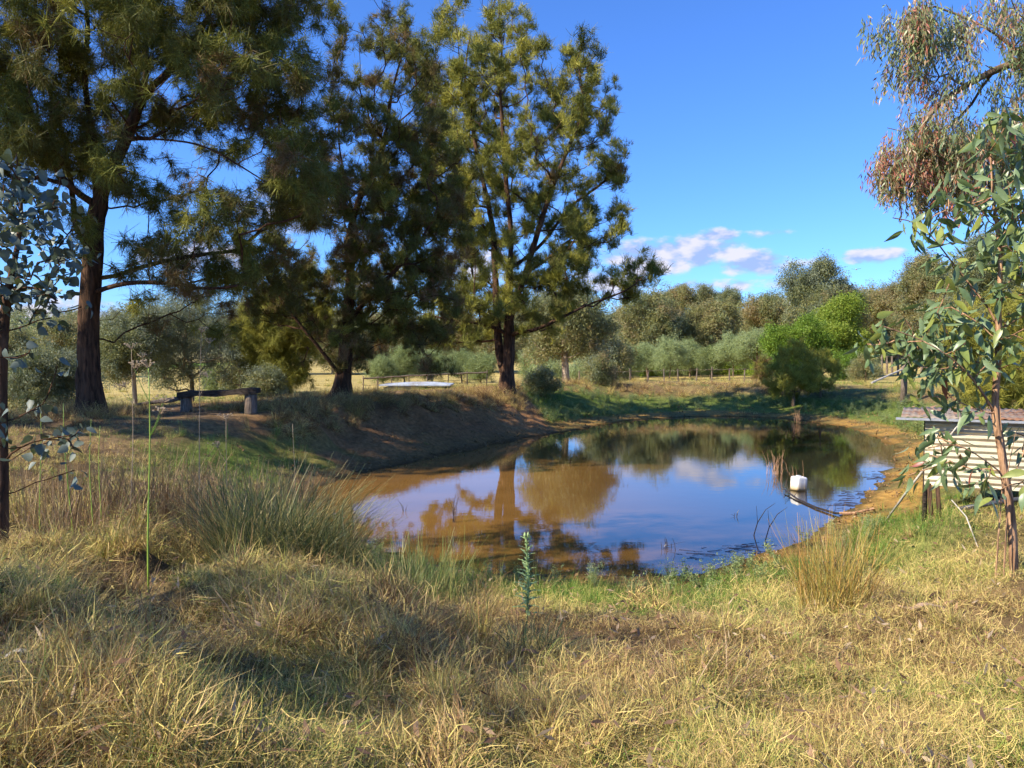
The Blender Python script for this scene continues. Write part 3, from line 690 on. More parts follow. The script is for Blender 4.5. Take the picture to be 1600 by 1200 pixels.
shr = [(962,566,60,70,'below the dark bushy tree'),(1000,560,64,80,'behind the leftmost orchard trees'),(1032,556,60,84,'between second and third orchard trees'),(1066,556,60,82,'below the slim umbrella gum'),(1098,560,60,84,'below the dome-crowned gum'),
       (1128,552,56,80,'left of the largest orchard tree'),(1166,550,60,82,'behind the two largest orchard trees'),(1200,548,56,76,'left of the bright green round tree'),(862,570,60,56,'under the forked dark gum'),(905,572,54,60,'under the right side of the forked dark gum')]
for px, top, wd, d, lb in shr:
    bgtree('pale_shrub', 'fresh pale green shrub '+lb, px, top, wd, d, g_pale if px % 4 else g_lime, .7, m_twig, n=70, sc=.95, crown0=.0, trunkr=.04, group='pale green shrubs filling the gaps of the orchard row')
# feathery acacia bush in front of the bright trees, on the far bank
def bush(name, label, px, d, Hm, Wm, leafset, tint, n, sc, seed, mat=m_twig, cat_='bush', tilt=.5, per=5, spread=.12):
    x = (px-800)/FPX*d; z0 = gz(x, d); r = np.random.default_rng(seed)
    v = r.normal(0, 1, (n, 3)); v /= np.linalg.norm(v, axis=1, keepdims=True); v *= r.uniform(.3, 1, (n, 1))**.5
    tips = np.array([x, d, z0+Hm*.52])+v*np.array([Wm/2, Wm/2, Hm*.48])*np.where(v[:, 2:] > 0, np.array([[.75, .75, 1]]), 1)
    base = np.array([x, d, z0-.03]); tr = [[base, base+np.array([.03, 0, Hm*.5])]]
    return tree(name, label, cat_, None, base, tips, tr, .02+.02*Hm, leafset, per, spread, sc, tint, mat, seed, tilt, .2, .2, 6, 0, .005, .2, .03, .1)
bush('acacia_bush', 'feathery olive bush on far bank in front of the bright green round tree', 1240, 36, 3.0, 2.6, g_brush, 1.0, 60, 1.1, 5)
bush('acacia_bush', 'small feathery bush right of the larger one, below the yellow-green tree', 1282, 37, 2.1, 1.9, g_brush, 1.0, 35, 1.1, 6)
bush('dark_bush', 'small dark twiggy bush at the field edge right of the yellow-green tree', 1352, 44, 1.6, 1.8, g_gum, .4, 50, .3, 7)
bush('low_bush', 'low dark green bush at the field edge, left of the acacia bush', 1192, 42, 1.3, .9, g_brush, .35, 40, .9, 8)
bush('low_bush', 'low olive bush in front of the dark bushy tree beyond the bank', 940, 40, 1.3, 1.6, g_gum, .4, 50, .35, 9)
bush('low_bush', 'green bush right of the bench among dry grass', 418, 27, 1.1, 1.2, g_gum, .55, 60, .28, 10)
bush('low_bush', 'low olive bush at the foot of the tallest casuarina, right side', 845, 34, 1.2, 1.3, g_gum, .5, 50, .3, 12)

# wooded hills on the skyline: one mass
k = 2600; a = rng.uniform(-.9, .9, k); dd = 150*np.exp(rng.uniform(0, 1.45, k)); X = np.sin(a)*dd; Y = np.cos(a)*dd
keep = (fbm(X, Y, 60, 101) > .36) & ~((X < -25) & (dd < 230) & (fbm(X, Y, 50, 5) < .55)); X, Y, dd = X[keep], Y[keep], dd[keep]; Z = height(X, Y)
def crownblob(r):
    L = []
    for _ in range(8):
        c = np.array([r.normal(0, 1.3), r.normal(0, 1.3), r.uniform(1.6, 5.2)]); L.append(leaves(r, 95, c, .75, (.35, .7), (.14, .26), .5))
    for _ in range(2):
        t = blades(r, 2, .2, (3, 4), (.22, .3), (.0, .15), (0, .2), 2); L.append((t[0], t[1], t[2]*0))
    return cat(L)
g_crown = protos('woodland_tree', [crownblob(r) for _ in range(5)], m_gum)
o = scatter('distant_woodland', np.stack([X, Y, Z-.4], 1), g_crown, rr(len(X), .05), rng.uniform(.8, 1.5, len(X)), np.clip(rng.normal(.38, .15, len(X)), 0, 1))
tag(o, kind='stuff')

# ------------------------------------------------------------------ off-frame trees on the left whose shade falls across the foreground
def offtree(x, y, H, Rw, seed, label, n=70, ls=None, sc=.42):
    z0 = gz(x, y); r = np.random.default_rng(seed); v = r.normal(0, 1, (n, 3)); v /= np.linalg.norm(v, axis=1, keepdims=True); v *= r.uniform(.3, 1, (n, 1))**.5
    tips = np.array([x, y, z0+H*.68])+v*np.array([Rw, Rw, H*.32]); base = np.array([x, y, z0-.05])
    tree('gum_tree', label, 'tree', None, base, tips, [[base, base+np.array([.1, 0, H*.35]), base+np.array([0, .1, H*.7])]], .07, ls or g_gum, 5, .26, sc, .5, m_pbark, seed, .5, .3, .25, 8, 0, .008, .3, .05, .1)
offtree(-6.3, 1.9, 5.2, 1.5, 201, 'young gum just outside the left edge whose shade falls on the near grass', 24)
offtree(-7.7, 6.4, 9.2, 1.8, 202, 'gum just outside the left edge whose shade reaches the water', 45)

b0 = np.array([-13.9, 15.0, gz(-13.9, 15.0)]); r = np.random.default_rng(66); v = r.normal(0, 1, (150, 3)); v /= np.linalg.norm(v, axis=1, keepdims=True); v *= r.uniform(.2, 1, (150, 1))**.45
tree('casuarina_tree', 'casuarina outside the left edge of the view, shading the left bank', 'tree', CG, b0, b0+np.array([0, 0, 6.6])+v*np.array([3.2, 3.2, 4.6]), [[b0, b0+[.1, 0, 4], b0+[0, .2, 9]]], .26, g_weep, 7, .2, 1.1, .5, m_bark, 67, .5, .4, .25, 12, 0, .01, .4)
# ------------------------------------------------------------------ sapling on the right, with leaves that can be told apart
def leaf_mesh(name, L, W, mat, r, pointy=1.0, fold=.25, curl=.3, red=0):
    t = np.linspace(0, 1, 6); wv = np.sin(np.pi*t**(.75 if pointy > .5 else .62))**(1.0 if pointy > .5 else .8)*W/2; wv[0] = W*.04; wv[-1] = W*.02
    V = []; F = []
    for k, (tt, ww) in enumerate(zip(t, wv)):
        y = L*tt; z = -curl*L*tt*tt*.5; x0 = .06*L*math.sin(tt*3)
        V += [(x0-ww, y, z+fold*ww), (x0, y, z), (x0+ww, y, z+fold*ww)]
    for k in range(5):
        a = k*3; F += [(a, a+1, a+4, a+3), (a+1, a+2, a+5, a+4)]
    me = mesh(name, V, F, mat); me.polygons.foreach_set('use_smooth', np.ones(len(me.polygons), bool)); return me
def biglfmat(name, c1, c2, rough=.38, trans=.22):
    m, nt, b = newmat(name)
    oi = N(nt, 'ShaderNodeObjectInfo'); p = geopos(nt, (1, 1, 1), True)
    c = mixc(nt, oi.outputs['Random'], c1, c2); c = mixc(nt, .5, c, ramp(nt, noise(nt, 35, 3, p), [(.35, .75), (.7, 1.25)]), 'MULTIPLY')
    nt.links.new(c, b.inputs['Base Color']); b.inputs['Roughness'].default_value = rough; b.inputs['Specular IOR Level'].default_value = .5
    t = N(nt, 'ShaderNodeBsdfTranslucent'); nt.links.new(mixc(nt, .5, c, (.25, .35, .04)), t.inputs[0])
    mx = N(nt, 'ShaderNodeMixShader'); mx.inputs[0].default_value = trans; o = nt.nodes['Material Output']
    nt.links.new(b.outputs[0], mx.inputs[1]); nt.links.new(t.outputs[0], mx.inputs[2]); nt.links.new(mx.outputs[0], o.inputs[0]); return m
m_lf = biglfmat('sapling_leaf_green', (.13, .20, .075), (.21, .27, .14))
m_lfy = biglfmat('sapling_leaf_yellow', (.24, .27, .06), (.20, .26, .06))
m_lfr = biglfmat('sapling_leaf_red', (.30, .06, .05), (.24, .10, .06))
m_rl = biglfmat('round_leaf_grey', (.045, .065, .045), (.12, .15, .12), .5, .1)
r = np.random.default_rng(77)
LM = [leaf_mesh('leaf', .15, .042, m_lf, r, curl=.6), leaf_mesh('leaf', .13, .048, m_lf, r, curl=1.0), leaf_mesh('leaf', .17, .044, m_lf, r, curl=-.4), leaf_mesh('leaf', .14, .05, m_lfy, r), leaf_mesh('leaf', .14, .055, m_lfr, r)]
RM = [leaf_mesh('leaf', .095, .075, m_rl, r, .3), leaf_mesh('leaf', .085, .070, m_rl, r, .3, curl=.1), leaf_mesh('leaf', .10, .060, m_rl, r, .3, curl=.6)]
def leafy(root, tips, dirs, meshes, probs, per, spread, droop, nmax, seed, sc=1.0):
    """leaves hung round every twig end: the first nmax as objects, the others joined"""
    r = np.random.default_rng(seed); n = 0; V = []; F = []; off = Vector(root.location); order = r.permutation(len(tips)*per)
    spots = []
    for q in order:
        t = tips[q//per]; d = r.normal(0, 1, 3); d[2] = d[2]*.45-droop; d /= np.linalg.norm(d)
        pos = t+r.normal(0, 1, 3)*spread; spots.append((pos, d, r.uniform(0, 6.28), sc*r.uniform(.6, 1.2), r.choice(len(meshes), p=probs)))
    rest = {}
    for k, (pos, d, roll, s_, mi) in enumerate(spots):
        M = Matrix.Translation(Vector(pos)-off) @ Vector(d).to_track_quat('Y', 'Z').to_matrix().to_4x4() @ Matrix.Rotation(roll, 4, 'Y') @ Matrix.Scale(s_, 4)
        if k < nmax:
            o = bpy.data.objects.new('leaf', meshes[mi]); col.objects.link(o); o.parent = root; o.matrix_local = M
        else: rest.setdefault(mi, []).append(M)
    for mi, Ms in rest.items():
        me = meshes[mi]; vv = np.empty(len(me.vertices)*3); me.vertices.foreach_get('co', vv); vv = vv.reshape(-1, 3); ff = np.array([list(p.vertices) for p in me.polygons])
        AV = []; AF = []
        for k, M in enumerate(Ms):
            A = np.array(M); AV.append(vv@A[:3, :3].T+A[:3, 3]); AF.append(ff+k*len(vv))
        o = link('foliage', mesh('foliage', np.concatenate(AV), np.concatenate(AF), me.materials[0], None, True)); o.parent = root; o['kind'] = 'stuff'
D = 6.85; bx = P(1585, 892, D); b0 = np.array([bx[0], D, gz(bx[0], D)-.03])
sl = [(1555,225,40,40,1.3),(1500,255,35,28,.8),(1440,345,48,16,.9),(1500,330,40,30),(1570,320,40,50,1.2),(1530,400,55,45,1.2),(1470,430,35,35,.8),(1585,450,40,60,1.2),(1465,505,42,40,1.1),
      (1540,530,60,45,1.2),(1385,520,42,22,1.),(1455,570,40,30,.9),(1500,625,40,22,.7),(1590,600,20,40,.6),(1485,700,48,24,1.2),(1440,735,22,26,.8),(1530,735,50,26,1.1),(1600,700,25,40,.6),(1590,380,30,40)]
tr = [[b0]+PP([(1583,840,D),(1578,790,D),(1568,730,D),(1562,680,D),(1552,640,D),(1561,560,D),(1560,480,D),(1565,400,D),(1552,320,D),(1548,240,D)]),
      PP([(1552,642,D),(1528,600,D-.1),(1490,560,D-.2),(1440,530,D-.3),(1380,510,D-.35)]),
      PP([(1572,745,D),(1540,720,D-.15),(1495,690,D-.25),(1450,700,D-.3)]),
      PP([(1560,500,D),(1520,450,D+.1),(1480,400,D+.15),(1440,345,D+.2),(1395,340,D+.2)]),
      PP([(1575,760,D),(1605,700,D+.1),(1615,640,D+.1)])]
tips = lobes(sl, D, 1530, 110, 150, 31, .8)
root = empty('gum_sapling', b0, 'slender gum sapling with broad hanging grey-green leaves in front of the corrugated shelter', 'tree')
A, PAR, tid, n0 = skeleton(tips, tr, .12, .2, .012, 0, 5, .1)
me, rad = branch_mesh('trunk', A, PAR, n0, .036, m_sbark, rt=.0032, bigsides=8, flare=.3)
link('trunk', me, None, root)
leafy(root, A[tid], None, LM, [.33, .27, .25, .142, .008], 7, .06, 1.2, 290, 8, 1.15)
# dead stems by its foot
for px, py, dx, h, lb in ((1568,905,-8,1.5,'thin dead brown stem standing just left of the gum sapling foot'),(1556,870,12,1.1,'shorter dead twig leaning beside the gum sapling foot')):
    q = P(px, py, D-.1); q[2] = gz(q[0], q[1])-.02; m = MB(); m.tube([q, q+[.02, 0, h*.4], q+[dx*.006, .02, h]], [.008, .006, .003], 5)
    m.tube([q+[.01, 0, h*.6], q+[.09, .02, h*.85]], [.004, .002], 4); tag(m.build('dry_weed', m_sbark), lb, 'stem')

# round-leafed sapling on the left edge
D = 6.6; bx = P(2, 800, D); b0 = np.array([bx[0], D, gz(bx[0], D)-.03])
sl = [(25,280,40,30),(60,320,45,30,1.2),(20,370,35,35,1.2),(75,395,45,32,1.2),(45,450,45,30,1.3),(95,455,30,25,.9),(30,510,30,22,.6),(75,560,20,30,.6),(95,485,22,18,.6),(20,560,20,20,.4),(-40,400,50,120,.8),(50,690,45,28,.8),(110,680,30,22,.5),(95,730,25,15,.3),(20,640,30,30,.4)]
tr = [[b0]+PP([(3,700,D),(2,600,D),(4,520,D),(14,440,D),(30,380,D),(35,310,D),(25,240,D)]), PP([(10,460,D),(50,440,D-.1),(90,470,D-.2)]), PP([(3,720,D),(40,690,D-.1),(110,680,D-.2)])]
tips = lobes(sl, D, 30, 110, 150, 41, .8)
root = empty('round_leaf_sapling', b0, 'young gum with round grey-green leaves hanging at the left edge of the view', 'tree')
A, PAR, tid, n0 = skeleton(tips, tr, .12, .2, .012, 0, 6, .1)
me, rad = branch_mesh('trunk', A, PAR, n0, .05, m_bark, rt=.003, bigsides=8, flare=.3)
link('trunk', me, None, root)
leafy(root, A[tid], None, RM, [.4, .35, .25], 5, .06, .9, 290, 9)

# tall gum off to the right whose boughs hang into the picture
D = 9.6
hl = [(1425,20,30,26),(1455,50,38,34,1.2),(1440,85,30,28),(1470,110,30,28,.9),(1520,20,50,20,.6),(1540,100,25,22,.6),(1590,30,30,40,.9),(1595,110,25,40,.8),
      (1440,190,38,26,1.1),(1410,235,28,32,1.2),(1450,245,40,36,1.5),(1490,230,34,40,1.2),(1430,275,28,22,.8),(1480,290,30,28,.9),(1530,180,40,24,.6),(1560,215,45,40,.9),(1600,200,30,50,.9),(1700,100,80,120,.6),(1640,280,50,60,.6),(1570,270,40,30,.7)]
x0 = 8.6; b0 = np.array([x0, 9.8, gz(x0, 9.8)-.05])
tr = [[b0, b0+[.1, 0, 2.2], b0+[-.1, .1, 4.2], b0+[0, 0, 6.5]],
      [b0+[-.1, .1, 4.0]]+PP([(1700,90,D),(1600,92,D),(1545,112,D),(1500,140,D),(1455,165,D),(1440,200,D)]),
      PP([(1600,92,D),(1570,60,D-.1),(1520,30,D-.1),(1460,10,D)]), PP([(1545,112,D),(1520,170,D+.2),(1480,200,D+.3)])]
tree('gum_tree', 'tall gum off the right edge with pinkish boughs of narrow leaves hanging into the sky', 'tree', None, b0, lobes(hl, D, 1520, 140, 250, 51, .6), tr, .075, g_hang, 3, .08, .9, .5, m_twig, 51, .15, .18, .2, 12, 0, .0045, .3, .02, .2)

# ------------------------------------------------------------------ log bench
def on(px, py, d): q = P(px, py, d); return q
D = 18.6; m = MB(); z0 = gz(-7, D)
root = empty('log_bench', (-6.7, D, gz(-6.7, D)), 'dark plank bench resting on two short log stumps under the left casuarina', 'bench')
pa, pb = P(281, 617, D), P(404, 611, D)
pts = [pa+(pb-pa)*t+np.array([0, 0, .012*math.sin(t*9)]) for t in np.linspace(0, 1, 9)]
for k, (a, b_) in enumerate(zip(pts[:-1], pts[1:])): pass
V = []; F = []
for k, q in enumerate(pts):
    h = .062+.012*math.sin(k*2.1); dp = .17+.01*math.cos(k*1.7)
    V += [q+[0, -dp, -h], q+[0, -dp, h], q+[0, dp, h+.01], q+[0, dp, -h]]
for k in range(len(pts)-1):
    for j in range(4): F.append((k*4+j, (k+1)*4+j, (k+1)*4+(j+1) % 4, k*4+(j+1) % 4))
F += [(0, 1, 2, 3), (len(V)-1, len(V)-2, len(V)-3, len(V)-4)]
me = mesh('seat', V, F, m_dwood); link('seat', me, None, root)
for px, w_ in ((291, .13), (392, .14)):
    q = P(px, 625, D); z = gz(q[0], D)-.05; top = (pa+(pb-pa)*(px-281)/123.)[2]-.055; m = MB()
    m.tube([np.array([q[0], D, z+(top-z)*t]) for t in np.linspace(0, 1, 6)], [w_*1.12, w_*1.04, w_, w_*.97, w_, w_], 14, True, .12, int(px)); m.build('stump', m_wood, root, True)
# fallen log left of the bench
m = MB(); q = P(262, 626, D+.2); zz = gz(q[0], D+.2)+.12
m.tube([P(214, 632, D+.4), P(240, 628, D+.3), P(268, 625, D+.1), P(282, 622, D)], [.03, .045, .06, .05], 8, True, .2, 4); tag(m.build('fallen_branch', m_wood), 'grey fallen branch leaning against the left end of the log bench', 'branch')

# ------------------------------------------------------------------ white-roofed hut behind the bank
def simplemat(name, c, rough=.6, ns=8, var=.3, metal=0, second=None, st=.2):
    m, nt, b = newmat(name); p = geopos(nt)
    n = noise(nt, ns, 5, p); c_ = mixc(nt, 1.0, c, ramp(nt, n, [(.3, 1-var), (.7, 1+var)]), 'MULTIPLY')
    if second: c_ = mixc(nt, ramp(nt, noise(nt, ns*.35, 5, p), [(.5, 0.), (.62, 1.)]), c_, second)
    nt.links.new(c_, b.inputs['Base Color']); b.inputs['Roughness'].default_value = rough; b.inputs['Metallic'].default_value = metal
    bump(nt, b, n, st, .01); return m
m_cream = simplemat('cream_wall', (.74, .66, .36), .8); m_wroof = simplemat('pale_roof_metal', (.40, .44, .50), .55, 3, .3, 0, (.30, .28, .26)); m_darkw = simplemat('brown_wall', (.11, .08, .045), .8)
D = 33; x1, x2, x3 = (603-800)/FPX*D, (660-800)/FPX*D, (698-800)/FPX*(D+1.2)
g0 = .3; zt = P(650, 601, D)[2]; root = empty('low_hut', (x2, D, g0), 'low cream-walled hut with pale metal roof behind the bank near the middle casuarina', 'hut')
m = MB(); m.box(((x1+x2)/2, D, (g0+zt)/2-.1), (x2-x1, .1, zt-g0-.02)); m.box(((x1+x2)/2, D+1.8, (g0+zt)/2-.1), (x2-x1, .1, zt-g0-.02)); m.box((x1-.05, D+.9, (g0+zt)/2-.1), (.1, 1.9, zt-g0-.02)); m.build('wall', m_cream, root)
m = MB(); m.box(((x2+x3)/2+.05, D+.12, (g0+zt)/2-.1), (x3-x2-.02, .1, zt-g0-.03)); m.box((x3+.05, D+.95, (g0+zt)/2-.1), (.1, 1.7, zt-g0-.03)); m.build('side_wall', m_darkw, root)
m = MB(); e = .25; V = [(x1-e, D-e, zt), (x3+e, D-e, zt), (x3+e, D+2.1, zt), (x1-e, D+2.1, zt), ((x1+x2)/2+.3, D+.8, zt+.10), ((x2+x3)/2, D+.8, zt+.10)]
V += [(a, b_, c-.05) for a, b_, c in V[:4]]
m.add(V, [(0, 1, 5, 4), (1, 2, 5), (2, 3, 4, 5), (3, 0, 4), (0, 6, 7, 1), (1, 7, 8, 2), (2, 8, 9, 3), (3, 9, 6, 0), (9, 8, 7, 6)]); m.build('roof', m_wroof, root)
# tiny farmhouse far off
D = 112; q = P(1212, 524, D); root = empty('farmhouse', (q[0], D, gz(q[0], D)), 'tiny white-roofed farmhouse among far trees left of the bright green round tree', 'house')
m = MB(); m.box((q[0], D, q[2]-1.5), (4.2, 4, 2.9)); m.build('wall', m_cream, root)
m = MB(); m.add([(q[0]-2.4, D-2.3, q[2]-.05), (q[0]+2.4, D-2.3, q[2]-.05), (q[0]+2.4, D+2.3, q[2]-.05), (q[0]-2.4, D+2.3, q[2]-.05), (q[0]-2.4, D, q[2]+.7), (q[0]+2.4, D, q[2]+.7)], [(0, 1, 5, 4), (2, 3, 4, 5), (0, 4, 3), (1, 2, 5), (3, 2, 1, 0)]); m.build('roof', m_wroof, root)

# ------------------------------------------------------------------ fences
def fence(name, label, pxs, d0, d1, h, rail=False, thick=.045):
    root = empty(name, (*[((pxs[0]-800)/FPX*d0), d0], gz((pxs[0]-800)/FPX*d0, d0)), label, 'fence')
    tops = []
    for k, px in enumerate(pxs):
        d = d0+(d1-d0)*k/(len(pxs)-1); x = (px-800)/FPX*d; z = gz(x, d); hh = h*(1+random.uniform(-.12, .1)); t = random.uniform(-.05, .05)
        m = MB(); m.tube([(x, d, z-.1), (x+t*.5, d, z+hh*.5), (x+t, d, z+hh)], [thick, thick*.95, thick*.85], 6); m.build('post', m_wood, root); tops.append((x, d, z, hh))
    for f in ((.9, .012) if not rail else (.95, .04), (.55, .008), (.25, .008)):
        m = MB()
        for a, b_ in zip(tops[:-1], tops[1:]):
            m.tube([(a[0], a[1]-.06, a[2]+h*f[0]), ((a[0]+b_[0])/2, (a[1]+b_[1])/2-.06, (a[2]+b_[2])/2+h*f[0]-.02), (b_[0], b_[1]-.06, b_[2]+h*f[0])], f[1], 4)
        m.build('rail' if rail and f[0] > .9 else 'wire', m_wood, root)
fence('wire_fence', 'thin wire fence with many stakes along the field edge in front of the orchard row', [905,930,962,985,1012,1038,1060,1088,1112,1140,1163,1182,1205,1228], 50, 47, 1.0)
fence('wire_fence', 'wire fence with dark top rail behind the low hut', [567,590,612,640,668,700,730,760], 39, 42, .85, True, .035)
fence('wire_fence', 'row of grey posts climbing the slope beyond the yellow-green tree, right side', [1378,1386,1394,1403,1420,1440,1462,1490], 70, 52, 1.6, False, .09)
D = 33; x = (1412-800)/FPX*D; z = gz(x, D); root = empty('strainer_post', (x, D, z), 'thick grey strainer post with a long pale diagonal stay, beyond the right bank', 'post')
zt = P(1412, 560, D)[2]; m = MB(); m.tube([(x, D, z-.1), (x+.02, D, (z+zt)/2), (x, D, zt)], [.13, .12, .115], 10, True, .15, 3); m.build('post', m_wood, root, True)
q1, q2 = P(1362, 598, D-1.5), P(1410, 577, D); q1[2] = max(q1[2], gz(q1[0], q1[1])); m = MB(); m.tube([q1, (q1+q2)/2, q2], [.04, .037, .035], 8); m.build('stay', m_white, root)

# ------------------------------------------------------------------ corrugated shelter
m_iron = simplemat('cream_corrugated_iron', (.56, .49, .34), .5, 3, .12, .15, None, .05)
nt = m_iron.node_tree; b = nt.nodes['Principled BSDF']; src = b.inputs['Base Color'].links[0].from_socket; p = geopos(nt, (1.4, 1, 5))
nt.links.new(mixc(nt, ramp(nt, noise(nt, 2.2, 6, p), [(.52, 0.), (.72, .75)]), src, (.42, .27, .15)), b.inputs['Base Color'])
m_rust = simplemat('rusty_roof_iron', (.24, .18, .135), .95, 9, .35, .1, (.22, .10, .05), .3); m_tin = simplemat('grey_roof_edge', (.34, .35, .36), .5, 12, .2, .4)
D = 10.4; XL = P(1445, 700, D)[0]; zb = P(1500, 757, D)[2]; ztp = P(1500, 653, D)[2]; XR = XL+3.2
root = empty('corrugated_shelter', (XL, D, gz(XL, D)), 'low shelter walled with cream horizontal corrugated iron and a flat rusty roof by the water', 'shelter')
def corr(x0, x1, y, za, zb_, pitch=.079, amp=.018, axis_='h', tiltx=0):
    n = int((zb_-za)/pitch*8); V = []; F = []; xs = np.linspace(x0, x1, 9)
    for k in range(n+1):
        z = za+(zb_-za)*k/n
        for j, x in enumerate(xs): V.append((x, y-amp*math.cos((z-za)/pitch*2*math.pi)+.006*math.sin(j*1.3+z*5), z+tiltx*(x-x0)))
    for k in range(n):
        for j in range(8): F.append((k*9+j, k*9+j+1, (k+1)*9+j+1, (k+1)*9+j))
    return V, F
def sheet(name, V, F, mat, thick=.003, par=root):
    me = mesh(name, V, F, mat, None, True); o = link(name, me, None, par); sm = o.modifiers.new('t', 'SOLIDIFY'); sm.thickness = thick; return o
for k, (xa, xb, yy) in enumerate(((XL, XL+1.62, D), (XL+1.56, XR, D-.015))):
    V, F = corr(xa, xb, yy, zb+.004*k, ztp-.03, tiltx=-.006); sheet('wall_sheet', V, F, m_iron)
V, F = corr(0, 1.62, 0, zb, ztp-.03); V = [(XL+.03-.0*y, D+.06+x, z) for x, y, z in V]; sheet('wall_sheet', V, F, m_rust)
V, F = corr(XL, XR, D+1.7, zb, ztp-.03); sheet('wall_sheet', V, F, m_rust)
for k in range(4):    # roof sheets, corrugated front to back
    xa = XL-.28+k*.92; V = []; F = []; nn = 48; za = ztp+.012+.006*(k % 2)
    for i_ in range(nn+1):
        for j in range(5): x = xa+.98*i_/nn; V.append((x, D-.14+j*.48, za+.006*math.cos(i_/nn*.98/.079*6.283)+.02*j/4*1.4+.006*math.sin(i_*.2+j)))
    for i_ in range(nn):
        for j in range(4): F.append((i_*5+j, (i_+1)*5+j, (i_+1)*5+j+1, i_*5+j+1))
    o = sheet('roof_sheet', V, F, m_rust if k else simplemat('weathered_roof_iron', (.27, .22, .17), .95, 9, .3, .1, (.25, .13, .07), .3))
m = MB(); m.box(((XL-.28+XR+.2)/2, D-.16, ztp-.008), (XR-XL+.6, .03, .03)); m.build('roof_edge', m_tin, root)
for px, ex in ((XL+.02, -.05), (XL+1.55, 0), (XR-.05, 0)):
    m = MB(); z = gz(px, D+.08)-.1; m.tube([(px+ex*.3, D+.09, z), (px+ex*.1, D+.09, (z+ztp)/2), (px, D+.09, ztp)], [.034, .03, .03], 8, True, .3, 7); m.build('post', m_dwood, root, True)
for px in (1470, 1481):
    q = P(px, 775, D-.25); z = gz(q[0], q[1])-.05; m = MB(); m.tube([(q[0]+.02, q[1], z), (q[0]-.01, q[1], z+.22), (q[0]-.03, q[1], zb+.05)], [.032, .028, .024], 7, True, .25, 8); m.build('stump', m_bark, root, True)
root.rotation_euler = (0, 0, R(-27))
# bark and leaf litter on the roof
r = np.random.default_rng(91); V = []; F = []; ps = []
for _ in range(240):
    x = r.uniform(XL-.2, XR); y = r.uniform(D-.15, D+1.7); z = ztp+.03+.028*(y-D+.22)/2.0; a = r.uniform(0, 3.14); L = r.uniform(.03, .16); w_ = r.uniform(.008, .025); d = np.array([math.cos(a), math.sin(a), r.uniform(0, .25)])*L; s_ = np.array([-math.sin(a), math.cos(a), .3])*w_
    q = np.array([x, y, z+.006]); b_ = len(V); V += [q-s_, q+s_, q+d+s_*.3, q+d-s_*.3]; F.append((b_, b_+1, b_+2, b_+3))
m_litter = simplemat('bark_litter', (.30, .17, .10), .9, 20, .5)
o = link('leaf_litter', mesh('leaf_litter', np.array(V)-np.array([XL, D, 0]), F, m_litter)); o.location = (XL, D, 0); o.rotation_euler = (0, 0, R(-27)); tag(o, kind='stuff')
# black pipe on the ground, pale pole, curved stalk
pts = [(1500,800,9.75),(1530,790,9.7),(1562,775,9.65),(1600,757,9.6),(1660,735,9.6)]
pp = PP(pts); m = MB(); m.tube([np.array([q[0], q[1], gz(q[0], q[1])+.05+.05*k]) for k, q in enumerate(pp)], .028, 8); tag(m.build('poly_pipe', simplemat('black_poly', (.05, .05, .055), .45), None, True), 'black poly pipe lying on the ground in front of the corrugated shelter', 'pipe')
q1 = P(1343, 745, 14.6); q2 = P(1500, 655, 10.1); q0 = P(1395, 752, 11.6); m = MB()
q0 = P(1385, 752, 11.6); q0[2] = gz(q0[0], q0[1])+.02; q2 = P(1504, 655, 10.05)
m.tube([q0, q0+(q2-q0)*.35+[0, 0, .02], q0+(q2-q0)*.7, q2], [.014, .017, .015, .009], 7); m.tube([q0+(q2-q0)*.7, q0+(q2-q0)*.85+[.05, 0, -.02]], [.009, .004], 5)
tag(m.build('dead_pole', m_white, None, True), 'bleached dead pole leaning from the shore up against the corrugated shelter', 'pole')
q = P(1487, 790, 9.2); q[2] = gz(q[0], q[1])+.25; q3 = P(1528, 832, 8.6); q3[2] = gz(q3[0], q3[1])+.01; m = MB(); m.tube([q, (q+q3)/2+[.02, 0, .07], q3], [.006, .007, .007], 5); tag(m.build('bent_stalk', m_white), 'pale bent stalk arching over grass before the shelter', 'stalk')

# ------------------------------------------------------------------ jerry can floating in the water
m_can = simplemat('white_plastic', (.80, .78, .72), .4, 3, .05, 0, None, .05)
nt = m_can.node_tree; b = nt.nodes['Principled BSDF']; src = b.inputs['Base Color'].links[0].from_socket
sp = N(nt, 'ShaderNodeSeparateXYZ'); nt.links.new(N(nt, 'ShaderNodeNewGeometry').outputs['Position'], sp.inputs[0])
z_ = math_(nt, 'ADD', sp.outputs[2], math_(nt, 'MULTIPLY', noise(nt, 14, 3, geopos(nt)), .06))
nt.links.new(mixc(nt, ramp(nt, z_, [(.05, 1.), (.20, 0.)]), src, (.42, .30, .13)), b.inputs['Base Color'])
D = 15.2; q = P(1248, 764, D); root = empty('jerry_can', (q[0], D, -.05), 'white plastic jerry can floating tilted near the right shore of the pond', 'container')
import bmesh
bm = bmesh.new(); bmesh.ops.create_cube(bm, size=1); bmesh.ops.scale(bm, vec=(.26, .22, .28), verts=bm.verts); bmesh.ops.bevel(bm, geom=bm.edges[:], offset=.06, segments=5, profile=.6, affect='EDGES')
me = bpy.data.meshes.new('body'); bm.to_mesh(me); bm.free(); me.materials.append(m_can); me.polygons.foreach_set('use_smooth', np.ones(len(me.polygons), bool))
RT = Matrix.Translation((0, 0, .17)) @ Matrix.Rotation(R(9), 4, 'Y') @ Matrix.Rotation(R(22), 4, 'Z') @ Matrix.Rotation(R(-8), 4, 'X')
o = bpy.data.objects.new('body', me); col.objects.link(o); o.parent = root; o.matrix_local = RT
m = MB(); m.tube([(-.08, 0, .132), (-.06, 0, .15), (.0, 0, .153), (.03, 0, .15), (.05, 0, .132)], .011, 8); o = m.build('handle', m_can, None, True); o.parent = root; o.matrix_local = RT
